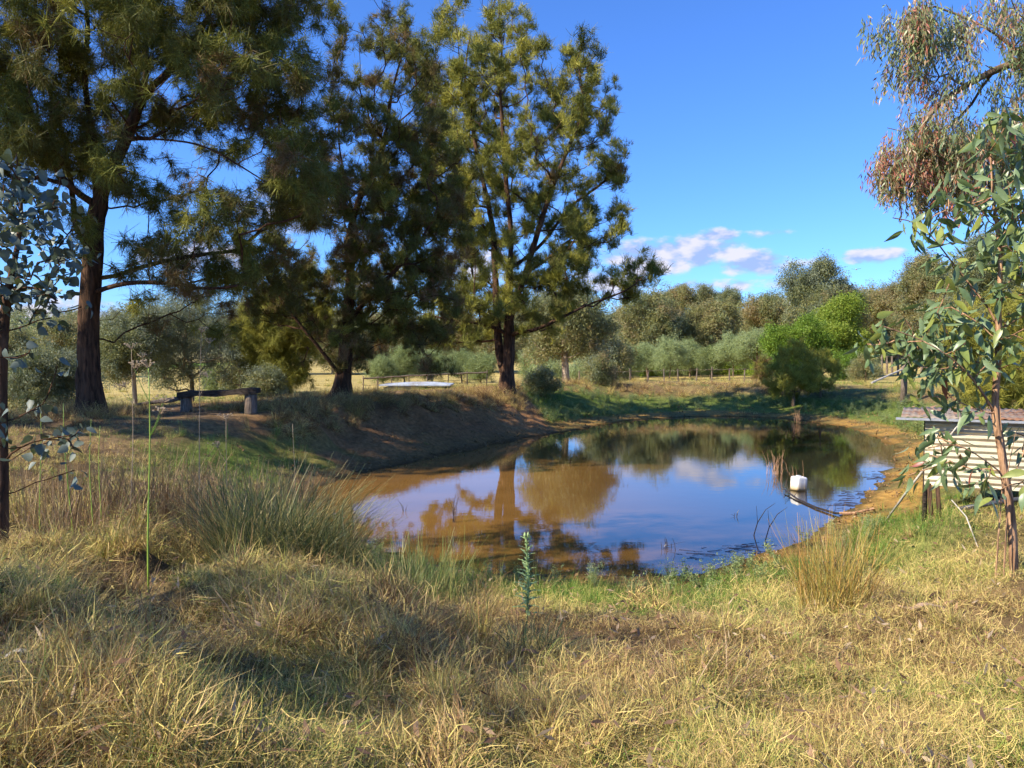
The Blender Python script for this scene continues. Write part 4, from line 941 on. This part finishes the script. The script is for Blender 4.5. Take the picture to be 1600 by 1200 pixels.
m = MB(); m.tube([(.08, 0, .13), (.08, 0, .15)], .022, 12); o = m.build('cap', simplemat('cap_plastic', (.55, .5, .42), .5), None, True); o.parent = root; o.matrix_local = RT
m = MB()
for a in (-1, 1):
    for c in (-1, 1): m.box((a*.045, -.1105, c*.05), (.005, .003, .085))
o = m.build('rib', m_can, None); o.parent = root; o.matrix_local = RT

# ------------------------------------------------------------------ sticks in the water
m_wet = simplemat('wet_stick', (.035, .025, .018), .4, 20, .4)
def W(px, py, h=0): d = 3140/(py-560); q = P(px, py, d); q[2] = h; return q
def stick(name, label, pts, rad, mat, twigs=(), cat_='stick', sides=6):
    m = MB(); m.tube(np.array(pts), rad, sides, True, .15, 2)
    for tw in twigs: m.tube(np.array(tw), np.linspace(rad[0]*.5 if hasattr(rad, '__len__') else rad*.5, .002, len(tw)), 4)
    return tag(m.build(name, mat), label, cat_)
stick('sunken_branch', 'dark dead branch lying half sunk from near the jerry can to the right shore', [W(1226,770,.05), W(1245,782,.02), W(1275,796,.02), W(1305,806,.03), W(1330,810,.06)], [.012,.017,.018,.021,.02], m_wet,
      [[W(1232,772,.03), W(1228,764,.16)], [W(1236,778,0), W(1226,786,.03)], [W(1240,780,.03), W(1250,776,.14)], [W(1304,806,.03), W(1306,802,.16)], [W(1290,801,.02), W(1300,796,.10)], [W(1228,771,.05), W(1224,779,.0)]], 'branch')
stick('driftwood', 'tan barkless end of branch lying on the right shore', [W(1312,808,.05), W(1335,811,.08), W(1365,811,.15)], [.022, .026, .022], m_sbark, (), 'branch')
def twigclump(name, label, px, py, n, h, sp, mat, seed):
    r = np.random.default_rng(seed); q = W(px, py, -.02); m = MB()
    for _ in range(n):
        a = r.uniform(0, 6.28); b_ = q+np.array([r.normal(0, sp), r.normal(0, sp), 0]); t = r.uniform(.1, .7); L = h*r.uniform(.4, 1)
        m.tube([b_, b_+np.array([math.cos(a)*t*.4, math.sin(a)*t*.4, 1.])*L*.55, b_+np.array([math.cos(a)*t*.7, math.sin(a)*t*.7, .9])*L], [.005, .004, .002], 3)
        if r.uniform() < .4: m.tube([b_+np.array([0, 0, L*.3]), b_+np.array([r.normal(0, .12), 0, L*.6])], [.003, .001], 3)
    return tag(m.build(name, mat), label, 'twigs')
twigclump('reed_twigs', 'bunch of pale dead twigs standing in the water left of the jerry can', 1212, 741, 26, .62, .11, m_sbark, 1)
twigclump('reed_twigs', 'thin dead reeds standing in the water close to the far shore', 1246, 661, 14, .85, .10, m_sbark, 2)
twigclump('reed_twigs', 'few fine twigs right behind the jerry can', 1240, 752, 6, .6, .10, m_sbark, 3)
twigclump('reed_twigs', 'lone dark twigs in the water on the left brown part of the pond', 712, 818, 5, .6, .03, m_wet, 4)
twigclump('reed_twigs', 'single thin twig in the water in the middle foreground of the pond', 1150, 808, 3, .22, .02, m_wet, 5)
twigclump('reed_twigs', 'short dark twigs by the near shore right of the thistle', 1042, 858, 7, .2, .05, m_wet, 6)
twigclump('reed_twigs', 'fine twigs standing in brown water near the left shore', 630, 800, 3, .25, .03, m_wet, 7)
for px, py, lb in ((1178,838,'dark forked twig rising from the near right shore'),(1196,846,'second dark twig leaning right from the near right shore')):
    q = W(px, py, 0); stick('dead_twig', lb, [q, q+[.05, 0, .18], q+[.16, 0, .36], q+[.3, 0, .46]], [.008,.007,.005,.002], m_wet, [[q+[.05, 0, .18], q+[.03, 0, .42]]], 'twig', 5)
# floating weed mats, flat dark scum near the right shore
V = []; F = []; r = np.random.default_rng(15)
for (px, py, n) in ((1340,775,60),(1320,790,60),(1150,860,40),(1090,868,20),(1360,745,40)):
    for _ in range(n):
        q = W(px+r.normal(0, 16), py+r.normal(0, 4), .004); a = r.normal(0, .3); L = r.uniform(.04, .22); w_ = r.uniform(.004, .014); d = np.array([math.cos(a), math.sin(a), 0])*L; s_ = np.array([-math.sin(a), math.cos(a), .3])*w_
        b_ = len(V); V += [q-s_, q+s_, q+d+s_*.5, q+d-s_*.5]; F.append((b_, b_+1, b_+2, b_+3))
tag(link('water_weed', mesh('water_weed', V, F, m_wet)), kind='stuff')

# ------------------------------------------------------------------ birds
m_bird = simplemat('dark_feathers', (.05, .045, .04), .7); m_belly = simplemat('white_feathers', (.6, .6, .6), .7)
def bird(label, q, s, flap, ang):
    root = empty('bird', q, label, 'bird')
    V, F = tube_arrays(np.array([[-.16, 0, 0], [-.10, 0, .01], [0, 0, 0], [.09, 0, .01], [.14, 0, .02], [.18, 0, .015]])*s, np.array([.008, .035, .05, .035, .028, .004])*s, 8)
    o = link('body', mesh('body', V, F, m_belly, None, True)); o.parent = root
    for k in (-1, 1):
        V = [(.05*s, k*.03*s, .01*s), (-.06*s, k*.03*s, .01*s), (-.05*s, k*.16*s, flap*.12*s), (.05*s, k*.17*s, flap*.13*s), (-.06*s, k*.34*s, flap*.2*s), (-.01*s, k*.33*s, flap*.2*s)]
        V += [(a, b_, c-.008*s) for a, b_, c in V]
        o = link('wing', mesh('wing', V, [(0, 1, 2, 3), (3, 2, 4, 5), (9, 8, 7, 6), (11, 10, 8, 9), (0, 3, 9, 6), (3, 5, 11, 9), (5, 4, 10, 11), (4, 2, 8, 10), (2, 1, 7, 8)], m_bird)); o.parent = root
    root.rotation_euler = (0, 0, ang)
bird('small bird flying with raised wings before the low cloud', P(1043, 421, 40), 1.0, 1.6, 1.1)
bird('smaller bird gliding left of the little round cloud over the grey-green gum', P(1338, 421, 45), .8, .3, 1.0)

# ------------------------------------------------------------------ rushes, fennel, thistle
def clump(name, label, x, y, n, L, W_, sp, tilt, bend, lean, tint, seed, cat_='rushes', seg=5):
    r = np.random.default_rng(seed); V, F, c = blades(r, n, sp, L, W_, tilt, bend, seg, lean, None, .25, .12); z = gz(x, y)
    m_ = mesh(name, V+np.array([x, y, z-.02]), F, tint, {'c': ('FLOAT', c)}); return tag(link(name, m_), label, cat_)
def vmat(name, stops):
    m, nt, b = newmat(name); ca = N(nt, 'ShaderNodeAttribute', attribute_name='c'); c = ramp(nt, ca.outputs['Fac'], stops, 'LINEAR')
    nt.links.new(c, b.inputs['Base Color']); b.inputs['Roughness'].default_value = .5; b.inputs['Specular IOR Level'].default_value = .3
    t = N(nt, 'ShaderNodeBsdfTranslucent'); nt.links.new(c, t.inputs[0]); mx = N(nt, 'ShaderNodeMixShader'); mx.inputs[0].default_value = .2
    o = nt.nodes['Material Output']; nt.links.new(b.outputs[0], mx.inputs[1]); nt.links.new(t.outputs[0], mx.inputs[2]); nt.links.new(mx.outputs[0], o.inputs[0]); return m
m_rush = vmat('rush_green', [(0, (.05, .075, .028)), (.5, (.10, .13, .045)), (.7, (.24, .23, .08)), (1, (.48, .36, .15))])
m_rushg = vmat('rush_fresh', [(0, (.12, .17, .05)), (.5, (.20, .25, .07)), (1, (.42, .35, .13))])
m_dry = vmat('dry_reed', [(0, (.14, .08, .04)), (.4, (.27, .165, .08)), (.8, (.42, .29, .15)), (1, (.20, .20, .07))])
m_orange = vmat('rusty_sedge', [(0, (.20, .22, .05)), (.5, (.38, .28, .06)), (1, (.50, .26, .07))])
clump('rush_clump', 'largest dark green rush clump leaning right over the water edge, left foreground', -2.1, 7.0, 2000, (.6, 1.25), (.005, .010), .45, (0, .55), (.3, 1.3), (.32, -.1, 0), m_rush, 1)
clump('rush_clump', 'second rush clump right in front of the largest one', -1.55, 6.6, 500, (.5, .95), (.004, .008), .28, (.05, .6), (.4, 1.5), (.3, -.15, 0), m_rush, 2)
clump('rush_clump', 'upright grey-green rush clump left of the thistle', -.62, 6.3, 320, (.35, .75), (.004, .007), .26, (0, .35), (.0, .5), None, m_rushg, 3)
clump('rush_clump', 'thin rusty orange sedge tuft in the middle of the near grass', -.22, 4.75, 90, (.25, .5), (.003, .006), .09, (0, .4), (.1, .8), None, m_orange, 4)
clump('rush_clump', 'bright green sedge tuft below the upright rushes', -.75, 5.3, 160, (.25, .55), (.004, .007), .16, (0, .45), (.1, .9), None, m_rushg, 5)
clump('rush_clump', 'dark green sedge tuft at the centre of the near grass right of the rusty one', .12, 4.55, 220, (.18, .4), (.004, .008), .16, (.1, .8), (.2, 1.2), None, m_rush, 6)
clump('rush_clump', 'olive rush clump standing alone on the bare right foreground', 2.5, 6.2, 420, (.35, .85), (.004, .007), .26, (0, .5), (.0, .6), None, m_orange, 7)
clump('rush_clump', 'small pale reed tuft on the near right shore beside the shore herbs', 3.5, 8.6, 140, (.3, .75), (.004, .007), .22, (0, .45), (.0, .5), None, m_dry, 8)
clump('reed_clump', 'tall brown dry reed clump behind the largest rush clump', -2.75, 8.3, 900, (.5, 1.2), (.005, .009), .55, (0, .35), (.05, .7), (.1, 0, 0), m_dry, 9, 'reeds')
clump('reed_clump', 'brown dry reed clump below the log bench', -4.0, 9.0, 800, (.5, 1.1), (.005, .010), .6, (0, .4), (.05, .8), (.08, 0, 0), m_dry, 10, 'reeds')
clump('reed_clump', 'dry reed clump left of the tall green fennel stalk', -4.1, 7.4, 420, (.35, .8), (.004, .008), .5, (0, .45), (.05, .9), None, m_dry, 11, 'reeds')
clump('reed_clump', 'sparse dry stalks at the far left below the round-leafed sapling', -4.9, 8.6, 300, (.5, 1.0), (.004, .008), .6, (0, .3), (.0, .5), None, m_dry, 12, 'reeds')
for k_, (cx_, cy_, lb_) in enumerate(((-2.9, 5.9, 'low brown tussock right of the tall green fennel stalk'), (-2.0, 5.0, 'low brown tussock in front of the largest rush clump'), (-2.6, 4.2, 'shaggy brown tussock in the near left grass'), (-1.3, 4.3, 'shaggy brown tussock left of the rusty sedge'), (-3.6, 5.4, 'brown tussock by the left edge in the foreground'), (.95, 3.9, 'dry grey-brown tussock right of the dark green sedge'))):
    clump('grass_tussock', lb_, cx_, cy_, 420, (.18, .46), (.003, .006), .22, (.2, 1.25), (.4, 1.6), None, m_dry, 40+k_, 'tussock')
clump('reed_clump', 'dry reeds between the two brown clumps and the green water edge', -2.0, 8.9, 350, (.35, .8), (.004, .008), .35, (0, .4), (.05, .7), None, m_dry, 13, 'reeds')

m_fen = simplemat('fennel_green', (.26, .38, .05), .5, 10, .2); m_fdry = simplemat('fennel_dry', (.36, .27, .17), .8, 10, .3)
def fennel(px, pyb, pyt, d, label, green_=True, heads=3, thick=.009, lean=0):
    x = (px-800)/FPX*d; z = gz(x, d)-.03; H = P(px, pyt, d)[2]-z; root = empty('fennel_stalk', (x, d, z), label, 'plant'); r = np.random.default_rng(px)
    m = MB(); top = np.array([x+lean, d, z+H]); b_ = np.array([x, d, z]); pts = [b_+(top-b_)*t+np.array([.015*math.sin(t*5+px), 0, 0]) for t in np.linspace(0, 1, 8)]
    m.tube(pts, np.linspace(thick, thick*.35, 8), 6); m.build('stem', m_fen if green_ else m_fdry, root, True)
    if heads:
        ends = [pts[-1]]
        m = MB()
        for k in range(heads):
            q = pts[5+k % 2]; e = q+np.array([r.choice([-1, 1])*r.uniform(.05, .16), r.normal(0, .04), r.uniform(.12, .25)]); m.tube([q, (q+e)/2+[0, 0, -.015], e], [thick*.5, thick*.4, thick*.3], 4); ends.append(e)
        m.build('branch', m_fen if green_ else m_fdry, root)
        for e in ends:
            m = MB()
            for _ in range(12):
                f = e+np.array([r.normal(0, .035), r.normal(0, .035), r.uniform(.03, .06)]); m.tube([e, f], [.0018, .0018], 3)
                m.box(f, (.011, .011, .009))
            m.build('seed_head', m_fdry, root)
fennel(230, 880, 575, 5.9, 'tall bright green fennel stalk with dry seed heads, in front of the brown reeds', True, 3, .0085)
fennel(302, 760, 520, 8.2, 'thin dry fennel stalk in front of the log bench', False, 2, .006, .1)
fennel(108, 790, 630, 7.8, 'yellow-green bare stalk left of the left casuarina trunk', True, 0, .007, -.06)
fennel(140, 800, 655, 7.5, 'yellowish straight stalk in front of the left casuarina trunk', True, 0, .006)
fennel(152, 790, 665, 7.7, 'shorter yellowish stalk just right of the straight one', True, 0, .005, .02)
fennel(200, 800, 545, 8.4, 'dry umbel stalk right behind the tall green fennel', False, 3, .006, .05)
fennel(60, 815, 640, 7.4, 'pale yellow stalk under the round-leafed sapling', True, 0, .005)
fennel(345, 830, 655, 7.8, 'dry brown stalk between the bench and the brown reeds', False, 1, .005, .06)
fennel(458, 775, 662, 10.5, 'single thin dry stalk on the left lawn above the pond corner', False, 0, .006)
# thistle
x, y = .11, 5.9; z = gz(x, y)-.02; root = empty('thistle', (x, y, z), 'single upright spiny thistle standing before the near water edge', 'thistle')
m_th = simplemat('thistle_green', (.28, .38, .14), .5, 20, .25); m_thd = simplemat('thistle_dead', (.25, .14, .08), .8, 20, .3)
m = MB(); H = .66; m.tube([(x, y, z), (x+.01, y, z+H*.5), (x-.005, y, z+H)], [.010, .009, .006], 7); m.build('stem', m_th, root)
r = np.random.default_rng(4)
for k in range(44):
    t = .12+.86*k/44; q = np.array([x, y, z+H*t]); a = k*2.4; L = (.12*(1-.55*t)+.02)*r.uniform(.8, 1.1); up = .45+.9*t
    m = MB(); dx = np.array([math.cos(a), math.sin(a), up*.6]); dx /= np.linalg.norm(dx); s_ = np.array([-math.sin(a), math.cos(a), 0]); V = []; F = []
    nn = 6
    for i_ in range(nn+1):
        f = i_/nn; c_ = q+dx*L*f+np.array([0, 0, -.25*L*f*f]); w_ = L*.16*(1-f)**.6*(1.5 if i_ % 2 else .5)+.0006; V += [c_-s_*w_+[0, 0, .3*w_], c_, c_+s_*w_+[0, 0, .3*w_]]
    for i_ in range(nn): F += [(i_*3, i_*3+1, i_*3+4, i_*3+3), (i_*3+1, i_*3+2, i_*3+5, i_*3+4)]
    if t > .2: m.add(V, F); m.build('leaf', m_th, root)
    else: m.add(V, F); m.build('leaf', m_thd if k % 2 else m_th, root)
for k in range(5):
    a = k*1.3; m = MB(); e = np.array([x+.02*math.cos(a), y+.02*math.sin(a), z+H+.01*k*.6]); m.tube([e-[0, 0, .02], e, e+[0, 0, .02]], [.004, .010, .003], 7); m.build('bud', m_th, root)

# ------------------------------------------------------------------ bark strips, fallen sticks and leaves
m_barkp = simplemat('pinkish_bark', (.42, .28, .18), .8, 15, .3)
def strip(px, py, d, L, W_, ang, label, mat=m_barkp, name='bark_strip'):
    q = P(px, py, d); x, y = q[0], q[1]; V = []; F = []; n = 8; dx = np.array([math.cos(ang), math.sin(ang)])
    for i_ in range(n+1):
        t = i_/n-.5; cx = x+dx[0]*L*t+.04*L*math.sin(t*5)*-dx[1]; cy = y+dx[1]*L*t+.04*L*math.sin(t*5)*dx[0]; zz = gz(cx, cy)+.045+.02*math.sin(t*7); w_ = W_*(.5-.35*abs(t)*2)
        for j, s_ in enumerate((-1, 0, 1)): V.append((cx-dx[1]*w_*s_, cy+dx[0]*w_*s_, zz+(.35*w_ if j == 1 else 0)))
    for i_ in range(n): F += [(i_*3, i_*3+1, i_*3+4, i_*3+3), (i_*3+1, i_*3+2, i_*3+5, i_*3+4)]
    me = mesh(name, V, F, mat, None, True); o = link(name, me); sm = o.modifiers.new('t', 'SOLIDIFY'); sm.thickness = .006; return tag(o, label, 'bark')
strip(1030, 1140, 3.42, .10, .035, .3, 'small pale bark flake in the straw at the lower centre right')
strip(720, 1150, 3.38, .07, .03, .8, 'short pinkish bark flake in the straw at the lower centre')
strip(20, 1165, 3.35, .16, .05, .1, 'pale curled bark piece in the bottom left corner', m_white)
strip(170, 1190, 3.3, .34, .03, .15, 'long dark bark strip lying at the bottom left edge', m_bark)
strip(130, 1098, 3.5, .10, .028, .5, 'reddish bark flake left in the shaded straw', m_litter)
strip(1440, 938, 5.9, .42, .06, .2, 'long pale bark strip on bare ground left of the sapling foot')
strip(1460, 905, 6.3, .30, .05, .5, 'brown bark strip behind the long pale strip', m_bark)
strip(1320, 1020, 4.9, .22, .02, .4, 'thin grey stick in the straw on the right', m_wood)
strip(1400, 1165, 3.5, .4, .022, .12, 'long dry stick lying in the straw at the lower right', m_wood)
strip(545, 1052, 4.3, .12, .04, .5, 'pale bark flake at the edge of the shade, lower left centre', m_white)
strip(975, 1175, 3.3, .18, .04, -.4, 'curled brown bark at the bottom centre', m_litter)

# ------------------------------------------------------------------ grass and ground cover
def wedge(n, d0, d1, amax, seed, power=0.):
    r = np.random.default_rng(seed); u = r.uniform(0, 1, n); d = d0*(d1/d0)**u if power == 0 else (d0**power+(d1**power-d0**power)*u)**(1/power)
    a = r.uniform(-amax, amax, n); return np.sin(a)*d, np.cos(a)*d, d, r
def grass(name, group, n, d0, d1, seed, prob, tint, scale, power=0., amax=.80, tilt=.2):
    x, y, d, r = wedge(n, d0, d1, amax, seed, power); s = sdist(x, y); th = theta(x, y); g = green(x, y, s)
    k = r.uniform(0, 1, n) < prob(x, y, d, s, th, g); x, y, d, s, th, g = [q[k] for q in (x, y, d, s, th, g)]
    z = height(x, y, s); t = np.clip(tint(x, y, d, s, th, g)+r.normal(0, .10, len(x)), 0, 1); sc = scale(x, y, d, s, th, g)*r.uniform(.7, 1.3, len(x))
    o = scatter(name, np.stack([x, y, z-.01], 1), group, rr(len(x), tilt), sc, t); return tag(o, kind='stuff')
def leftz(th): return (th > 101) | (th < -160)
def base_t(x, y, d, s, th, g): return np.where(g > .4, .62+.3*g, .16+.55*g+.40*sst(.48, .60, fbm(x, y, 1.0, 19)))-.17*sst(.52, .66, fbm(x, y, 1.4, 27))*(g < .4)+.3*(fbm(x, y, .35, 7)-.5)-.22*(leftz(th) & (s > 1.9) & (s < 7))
def bare(x, y, s, th):   # places without much cover
    b_ = sst(.64, .50, fbm(x, y, .9, 81))*.88+.12
    b_ = b_*np.where((th > -70) & (th < 100), sst(.5, 1.5, s), sst(.25, .8, s)); b_ = b_*np.where(leftz(th) & (s < 3.2) & (s > 0) & (y > 10), .06+.7*(green(x, y, s) > .45), 1); return np.where(s < .05, 0, b_)
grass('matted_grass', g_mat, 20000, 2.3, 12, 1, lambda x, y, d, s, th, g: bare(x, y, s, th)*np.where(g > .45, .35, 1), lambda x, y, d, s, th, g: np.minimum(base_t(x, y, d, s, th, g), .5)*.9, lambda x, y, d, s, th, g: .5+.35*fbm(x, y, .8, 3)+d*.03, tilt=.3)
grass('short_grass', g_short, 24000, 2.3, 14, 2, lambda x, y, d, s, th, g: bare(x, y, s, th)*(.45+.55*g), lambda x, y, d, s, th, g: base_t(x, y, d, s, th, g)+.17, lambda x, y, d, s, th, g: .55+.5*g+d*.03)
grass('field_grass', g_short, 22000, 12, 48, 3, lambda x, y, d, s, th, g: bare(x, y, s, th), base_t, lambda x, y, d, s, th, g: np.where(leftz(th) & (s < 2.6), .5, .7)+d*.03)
grass('tall_green_grass', g_tall, 5000, 5, 45, 4, lambda x, y, d, s, th, g: np.where((g > .55) & (s > .5), .8, 0)*sst(.35, .6, fbm(x, y, 1.1, 9)), lambda x, y, d, s, th, g: .7+.15*g, lambda x, y, d, s, th, g: .4+.012*d)
grass('straw_tussocks', g_tuss, 2200, 2.6, 11, 5, lambda x, y, d, s, th, g: np.where(x < -.2, sst(.45, .65, fbm(x, y, .8, 33)), sst(.56, .72, fbm(x, y, .7, 34))*.6)*(s > 1.2), lambda x, y, d, s, th, g: .08+.4*fbm(x, y, .6, 8), lambda x, y, d, s, th, g: np.where(x < -.2, .6, .42)+.03*d, tilt=.5)
grass('bank_tussocks', g_tuss, 14000, 9, 46, 6, lambda x, y, d, s, th, g: np.where(~((x > -8.2) & (x < -5) & (y > 14) & (y < 18.8)) & ~((x/y > -.155) & (x/y < -.08) & (y > 18) & (y < 30) & (hash2(np.floor(x*5), np.floor(y*5), 3) > .25)) & ((th > 60) | (th < -165)) & (s > np.where(th < 101, 4.6, 2.2)) & (s < np.where(th < 101, 7.5, 4.4)), .75, 0), lambda x, y, d, s, th, g: .08+.12*fbm(x, y, 1.5, 8), lambda x, y, d, s, th, g: .75+.010*d, tilt=.5)
grass('crest_tussocks', g_tuss, 12000, 14, 36, 16, lambda x, y, d, s, th, g: np.where(((th > 101) | (th < -172)) & (s > 1.9) & (s < 3.3) & (y > 13.5) & ~((x > -8.2) & (x < -5.6) & (y > 16.6) & (y < 18.8)), .9*sst(.3, .5, fbm(x, y, 1.2, 77)), 0), lambda x, y, d, s, th, g: .03+.16*fbm(x, y, 1.0, 8), lambda x, y, d, s, th, g: .95+0*x, tilt=.8)
grass('right_bank_straw', g_tuss, 7000, 18, 45, 7, lambda x, y, d, s, th, g: np.where((th > -15) & (th < 62) & (s > 4.3) & (s < 7.5), .8, 0)*sst(.35, .5, fbm(x, y, 2, 12)), lambda x, y, d, s, th, g: .18+.15*fbm(x, y, 1.5, 8), lambda x, y, d, s, th, g: .9+0*x, tilt=.4)
grass('verge_grass', g_tuss, 6000, 20, 75, 8, lambda x, y, d, s, th, g: np.where((s > 7) & (y > 24), .35, 0)*sst(.5, .62, fbm(x, y, 5, 14)), lambda x, y, d, s, th, g: .25+.4*fbm(x, y, 6, 8), lambda x, y, d, s, th, g: .6+.012*d)
grass('shore_herbs', g_herb, 2600, 6, 14, 9, lambda x, y, d, s, th, g: np.where((th > -125) & (th < -28) & (s > .12) & (s < 1.0), np.where(th > -80, .7, .3), 0)*sst(.35, .55, fbm(x, y, 1.2, 44)), lambda x, y, d, s, th, g: .35+.4*fbm(x, y, .8, 2), lambda x, y, d, s, th, g: .75+0*x)
grass('far_shore_herbs', g_herb, 6000, 22, 42, 10, lambda x, y, d, s, th, g: np.where((th > 20) & (th < 100) & (s > 1.0) & (s < 4.5), .5, 0), lambda x, y, d, s, th, g: .1+.3*fbm(x, y, .8, 2), lambda x, y, d, s, th, g: 1.3+0*x)
# dead leaves and twigs scattered through the grass
lit_ = [cat([leaves(r, 3, np.zeros(3), .05, (.05, .10), (.014, .024), 0)]) for _ in range(4)]
g_clod = protos('mud_clod', [leaves(r, 8, np.zeros(3), .03, (.02, .06), (.02, .04), 0) for _ in range(4)], simplemat('mud_clod_mat', (.22, .13, .05), .9, 20, .5))
x, y, d, r_ = wedge(16000, 8, 40, .8, 78, 1.); s = sdist(x, y); k = (s > .02) & (s < 2.2) & (r_.uniform(0, 1, len(x)) < np.where(s < .5, 1, .45)); x, y, s, d = x[k], y[k], s[k], d[k]
tag(scatter('shore_clods', np.stack([x, y, height(x, y, s)+.005], 1), g_clod, rr(len(x), 1.0), rng.uniform(.4, 1.3, len(x))*(.6+d*.03), np.zeros(len(x))), kind='stuff')
m_deadleaf = leafmat('dead_leaf_mat', [(0, (.20, .11, .06)), (.5, (.34, .21, .12)), (1, (.46, .36, .24))], .4, .1, .7, .2)
g_dead = protos('dead_leaf', lit_, m_deadleaf)
x, y, d, r_ = wedge(2600, 2.4, 14, .8, 77); s = sdist(x, y); k = s > .2; x, y, s = x[k], y[k], s[k]
o = scatter('fallen_leaves', np.stack([x, y, height(x, y, s)+.035], 1), g_dead, rr(len(x), .4), rng.uniform(.6, 1.2, len(x)), rng.uniform(0, 1, len(x))); tag(o, kind='stuff')
